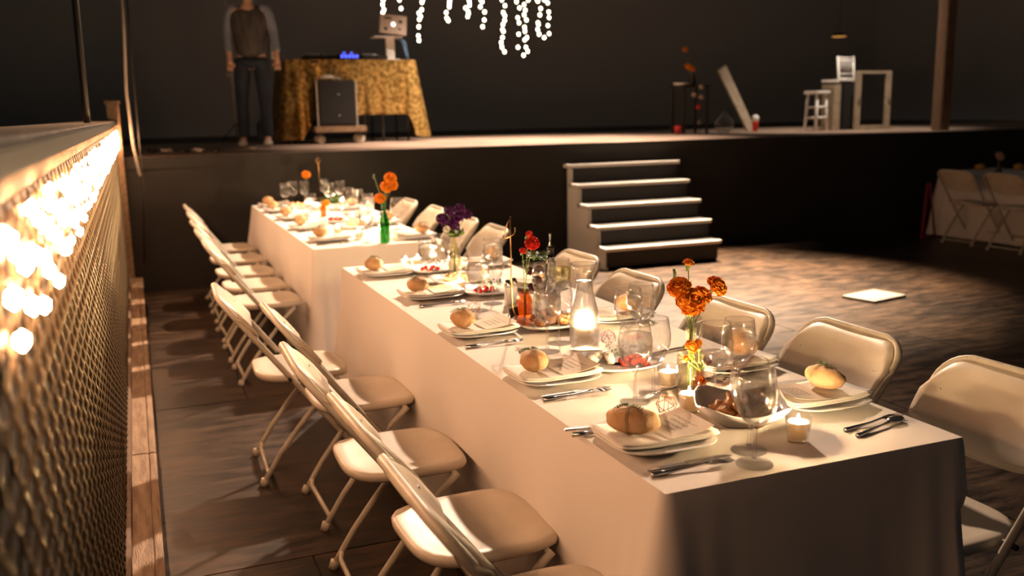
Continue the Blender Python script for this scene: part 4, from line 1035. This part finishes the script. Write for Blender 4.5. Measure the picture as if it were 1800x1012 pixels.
skin('vest', mat('dark_vest', (.03, .027, .027), .7, vary=.5, vscale=8, col2=(.09, .08, .075), stretch=(6, 6, .5)), per, [(0, 0, .92), (0, 0, 1.12), (0, 0, 1.34), (0, 0, 1.56), (.17, 0, 1.47), (-.17, 0, 1.47)], [(0, 1), (1, 2), (2, 3), (2, 4), (2, 5)], [(.185, .15), (.175, .14), (.20, .15), (.10, .09), .085, .085])
M_slv = mat('pale_blue_sleeve', (.20, .23, .30), .8)
skin('sleeve', M_slv, per, [(.11, 0, 1.50), (.19, 0, 1.47), (.25, 0, 1.22), (.285, -.09, 1.0)], [(0, 1), (1, 2), (2, 3)], [.06, .068, .056, .046])
skin('sleeve', M_slv, per, [(-.11, 0, 1.50), (-.19, 0, 1.47), (-.24, .03, 1.22), (-.225, -.05, 1.0)], [(0, 1), (1, 2), (2, 3)], [.06, .068, .056, .046])
skin('jeans', mat('dark_jeans', (.022, .034, .058), .8, vary=.4, vscale=9), per, [(0, 0, 1.0), (.10, 0, .90), (.12, 0, .52), (.12, .03, .08), (-.10, 0, .90), (-.13, .02, .52), (-.14, .05, .08)], [(0, 1), (1, 2), (2, 3), (0, 4), (4, 5), (5, 6)], [(.155, .115), (.10, .105), .075, .065, (.10, .105), .075, .065])
M_shoe = mat('pale_shoe', (.55, .50, .42), .5)
for sx in (-.145, .125): MB().ball((sx, -.04, .042), .05, .13, .042, 2).build('shoe', M_shoe, per)
for sx, hx_ in ((.29, 1), (-.21, -1)):
    b = MB()
    for k in range(4): x = sx-.024+.016*k; b.tube([(x, -.12, .90), (x, -.135, .86), (x, -.13, .825-(.006 if k in (0, 3) else 0))], [.009, .0085, .007], 6)
    b.tube([(sx-.03*hx_, -.12, .915), (sx-.045*hx_, -.135, .885), (sx-.045*hx_, -.14, .86)], [.010, .009, .007], 6); b.ball((sx, -.12, .905), .034, .018, .035, 2); b.build('hand', M_skin, per)
h = MB().ball((0, .012, 1.735), .088, .10, .088, 3, .12, 20); h.build('hair', mat('dark_hair', (.03, .02, .015), .6), per)
f_ = MB().ball((0, -.100, 1.70), .012, .018, .018, 2).build('nose', M_skin, per)
for sx in (-.032, .032): MB().ball((sx, -.088, 1.725), .011, .008, .008, 1).build('eye', M_inkw, per)
MB().ball((0, -.092, 1.665), .022, .008, .006, 1).build('mouth', M_red, per)
for sx in (-.082, .082): MB().ball((sx, 0, 1.71), .012, .02, .03, 1).build('ear', M_skin, per)

# hanging lights above the stage
M_hang = mat('hanging_bulb', (1, .9, .7), .4, emit=(1, .82, .54), estr=14)
HY = 11.9
strs = [(676, [0, 8, 17, 22]), (706, [0, 15]), (739, [0, 4, 17, 23, 29, 34, 47, 63, 71]), (787, [0, 4, 8, 12, 22, 32, 36]), (822, [0, 4, 9, 14, 20, 24, 29]), (848, [0, 3, 12, 21, 35, 47]), (884, [0, 10, 22, 28, 36, 43, 52, 55, 66, 75, 83, 91]),
        (912, [0, 3, 14, 31, 40, 60, 83]), (924, [0, 8, 18, 26, 35, 48, 55, 66, 70, 83, 90, 97]), (948, [0, 2, 15, 26, 40, 43, 52, 60]), (961, [0, 5, 21, 31, 45, 59, 66])]
r_ = random.Random(4); hb = None
for i, (x, ys) in enumerate(strs):
    t0 = on_wall(x, -120, HY+.3*math.sin(i*2))
    o = empty('hanging_lights', 'strand of small glowing bulbs above the stage, number %s from left' % ['one', 'two', 'three', 'four', 'five', 'six', 'seven', 'eight', 'nine', 'ten', 'eleven'][i], 'string lights', t0, group='bulb strands hanging above the stage')
    pts = [(0, 0, 0)]
    for y in ys:
        jx = r_.uniform(-4.5, 4.5); q = on_wall(x+jx, y, t0.y)-t0; pts.append((q.x, 0, q.z+.02))
        for _ in range(1):
            if hb is None: b = MB().ball((0, 0, 0), .020, .020, .024, 1).build('bulb', M_hang, o); hb = b.data
            else: b = bpy.data.objects.new('bulb', hb); C.objects.link(b); b.parent = o
            b.location = (q.x, 0, q.z)
    MB().tube(pts, .003, 4).build('wire', M_darkmetal, o)

# right side of the stage
def bx(px0, px1, py0, py1, y): a, c_ = on_wall(px0, py1, y), on_wall(px1, py0, y); return a.x, c_.x, a.z, c_.z
YR = 10.4
M_frame = mat('weathered_frame', (.42, .33, .23), .7, vary=.3, vscale=10)
x0, x1, _, _ = bx(1500, 1567, 125, 228, YR)
o = empty('window_frame', 'weathered old window frame with glass standing on the stage right', 'window frame', (x0, YR, SZ))
W_ = x1-x0; Hh = .80
MB().box(.045, 0, Hh/2, .09, .04, Hh, bev=.004).build('stile', M_frame, o); MB().box(W_-.045, 0, Hh/2, .09, .04, Hh, bev=.004).build('stile', M_frame, o)
MB().box(W_/2, 0, Hh-.02, W_-.18, .036, .04).build('cross_rail', M_frame, o); MB().box(W_/2, 0, .03, W_-.18, .036, .06).build('cross_rail', M_frame, o)
MB().box(W_/2, .0, Hh/2, W_-.18, .006, Hh-.1).build('pane', M_glass, o)
for x in (.045, W_-.045): MB().ball((x, -.028, Hh*.5), .022, .018, .022, 2).build('knob', M_steel, o)
x0, x1, _, _ = bx(1452, 1468, 150, 228, YR+.1)
tag(MB().box((x0+x1)/2, YR+.1, SZ+.31, x1-x0, .25, .62, bev=.005).build('wooden_board', M_frame), 'weathered wooden upright board between the stool and black case', 'board')
x0, x1, _, _ = bx(1468, 1502, 146, 228, YR+.3)
tag(MB().box((x0+x1)/2, YR+.3, SZ+.32, x1-x0, .3, .64, bev=.01).build('black_case', M_black), 'tall black case beneath the white chair on the stage', 'case')
def chiavari(cx, cy, cz, label, s_=1.0):
    o = empty('white_chair', label, 'chair', (cx, cy, cz), R(5))
    for sx in (-.14, .14):
        MB().tube([(sx*1.1, .02, .0), (sx, 0, .02), (sx*1.05, .04, .36)], .016, 8).build('back_post', M_white, o)
    for z in (.34, .30, .12, .06): MB().tube([(-.145, .03, z), (.145, .03, z)], .012, 8).build('cross_slat', M_white, o)
    for k in range(6): MB().tube([(-.10+.04*k, .02, .12), (-.10+.04*k, .03, .34)], .007, 6).build('spindle', M_white, o)
    for sx in (-.14, .14): MB().tube([(sx, 0, .02), (sx, .32, .02)], .012, 6).build('side_bar', M_white, o)
    MB().box(0, .17, .035, .30, .32, .025, bev=.006).build('seat', M_white, o)
q = on_wall(1488, 147, YR+.2); chiavari(q.x, YR+.2, SZ+.645, 'white spindle back chair top showing above the black case')
x0, x1, _, _ = bx(1427, 1452, 158, 226, YR)
o = empty('white_stool', 'small white stool with rungs standing on the stage right', 'stool', ((x0+x1)/2, YR+.05, SZ), R(8))
for sx in (-.09, .09):
    for sy in (-.09, .09): MB().tube([(sx*1.15, sy*1.15, 0), (sx*.9, sy*.9, .50)], .018, 8).build('leg', M_white, o)
for z in (.18, .32):
    for sy in (-.095, .095): MB().tube([(-.1, sy, z), (.1, sy, z)], .014, 8).build('rung', M_white, o)
    for sx in (-.095, .095): MB().tube([(sx, -.1, z), (sx, .1, z)], .014, 8).build('rung', M_white, o)
MB().box(0, 0, .515, .26, .26, .04, bev=.012).build('seat', M_white, o)
# flower table
q = at(1212, 223, SZ); q.y = 10.9; q.x = on_wall(1212, 220, 10.9).x
o = empty('side_table', 'small dark side table with flowers at the middle of the stage', 'table', (q.x, q.y, SZ))
MB().box(0, 0, .62, .42, .34, .03, bev=.005).build('tabletop', M_rail, o)
for sx in (-.18, .18):
    for sy in (-.14, .14): MB().box(sx, sy, .305, .03, .03, .61).build('leg', M_rail, o)
tag(MB().lathe([(.06, 0), (.11, .012), (.13, .03), (.12, .03), (.05, .008)], 24, cx=q.x-.12, cy=q.y, cz=SZ+.636, cap1=True).build('bowl', M_white), 'white bowl on the dark side table on the stage', 'bowl')
V0 = empty('flower_vase', 'dark vase of orange flowers on the dark side table', 'vase', (q.x+.03, q.y, SZ+.636)); MB().lathe([(.04, 0), (.06, .05), (.03, .12), (.04, .15)], 20).build('body', M_darkmetal, V0)
for i, (x, y, r__) in enumerate([(1210, 117, .05), (1217, 121, .045), (1204, 87, .04)]):
    g = on_wall(x, y, q.y); flower('orange_flower', 'orange flower above the dark side table on the stage', M_orange, (q.x+.03, q.y, SZ+.65), g, r__, (.9, 0), grp='flowers on the stage side table', seed=90+i)
og = empty('bokeh_spots', 'cord of small balls standing in for blurred light spots by the dark side table', 'bokeh', (q.x+.10, q.y-.2, SZ+.70))  # balls stand in for unclear blurred light spots, cord added to join them
gp = []
for i, (x, y) in enumerate([(1233, 152), (1220, 166), (1233, 170), (1228, 188), (1230, 215)]):
    g = on_wall(x, y, q.y-.2)-og.location; gp.append(g); MB().ball(g, .035, .03, .035, 2, .2, seed=i).build('ornament', M_frame if i != 3 else M_red, og)
gp[-1].z = SZ-.7-SZ+.001+0
MB().tube([Vector((.02, .05, -.03))]+gp, .004, 5).build('cord', M_darkmetal, og)
g = on_wall(1192, 207, q.y-.1); tag(MB().lathe([(.04, 0), (.055, .11)], 20, cx=g.x, cy=g.y, cz=SZ, cap1=True).build('red_cup', M_red), 'red tumbler at the foot of the dark side table', 'cup')
g = on_wall(1273, 205, 10.8); o = empty('glass_jug', 'round clear glass demijohn standing on the stage floor', 'jug', (g.x, 10.8, SZ))
MB().lathe([(.06, 0), (.10, .02), (.125, .09), (.115, .16), (.06, .22), (.03, .25), (.035, .28)], 28).build('body', M_glass, o); MB().lathe([(.05, .012), (.09, .02), (.112, .07)], 24, cap1=True).build('water', M_water, o)
a, b_ = on_wall(1270, 120, 11.6), on_wall(1322, 222, 11.2)
b_.z = SZ+.005
o = MB(); d = (b_-a).normalized(); sd = Vector((.06, 0, .04))
o.add([a-sd, a+sd, b_+Vector((.07, 0, 0)), b_-Vector((.07, 0, 0))]+[v+Vector((0, .05, 0)) for v in (a-sd, a+sd, b_+Vector((.07, 0, 0)), b_-Vector((.07, 0, 0)))], [(0, 1, 2, 3), (7, 6, 5, 4), (0, 4, 5, 1), (1, 5, 6, 2), (2, 6, 7, 3), (3, 7, 4, 0)], False)
tag(o.build('leaning_plank', M_frame), 'olive wooden plank leaning diagonally on the stage', 'plank')
g = on_wall(1328, 205, 11.0); o = empty('paper_cup', 'red and white cup standing right of the leaning plank', 'cup', (g.x, 11.0, SZ))
MB().lathe([(.035, 0), (.045, .14)], 18).build('body', M_red, o); MB().lathe([(.045, .14), (.05, .20), (.02, .23)], 18, cap1=True).build('top', M_white, o)
g = on_wall(1475, 62, 13.5); o = empty('reflection_lamp', 'dim amber lamp shape standing in for a reflection above the white chair', 'lamp', g)  # glowing shape added in place of a lamp reflection
MB().lathe([(.16, -.02), (.12, .02), (.02, .05)], 24, cap0=False).build('shade', M_rail, o); MB().lathe([(.10, -.03), (.13, -.018)], 20, cap1=False).build('diffuser', mat('amber_glow', (.5, .25, .05), .5, emit=(1, .45, .10), estr=.55), o)
MB().tube([(0, 0, .05), (0, 0, 1.5)], .004, 5).build('cord', M_darkmetal, o)
# things on the far right table
g = on_wall(1757, 275, 7.4); o = empty('bouquet', 'round pale flower on a thin vase at the far right table', 'flower', (g.x+.0, 7.4, .755))
MB().lathe([(.03, 0), (.035, .05), (.012, .10), (.014, .14)], 16).build('vase', M_darkmetal, o); h = flower_head(M_frame, .055, 6, 14, 3).build('flower_head', mat('pale_petal', (.7, .45, .35), .7), o); h.location = g-o.location; h.rotation_euler = (.9, 0, 0)
MB().tube([(0, 0, .1), h.location], .004, 6).build('stem', M_stem, o)
for x, y, l in [(1715, 294, 'left'), (1790, 294, 'right')]:
    g = at(x, y+4, .755); g.x = max(g.x, 8.85); g.y = min(g.y, 8.15); tag(MB().ball(g+Vector((0, 0, .035)), .06, .06, .04, 2, .3).build('bread_loaf', mat('amber_loaf', (.55, .30, .06), .6)), 'golden loaf on the far right table, %s one' % l, 'bread', 'loaves on the far right table')
g = at(1750, 298, .755); tag(MB().lathe([(.05, 0), (.09, .012), (.10, .016)], 24, cx=max(g.x, 8.95), cy=min(g.y, 8.1), cz=.756, cap1=True).build('plate', M_porc), 'white plate between the loaves on the far right table', 'plate')
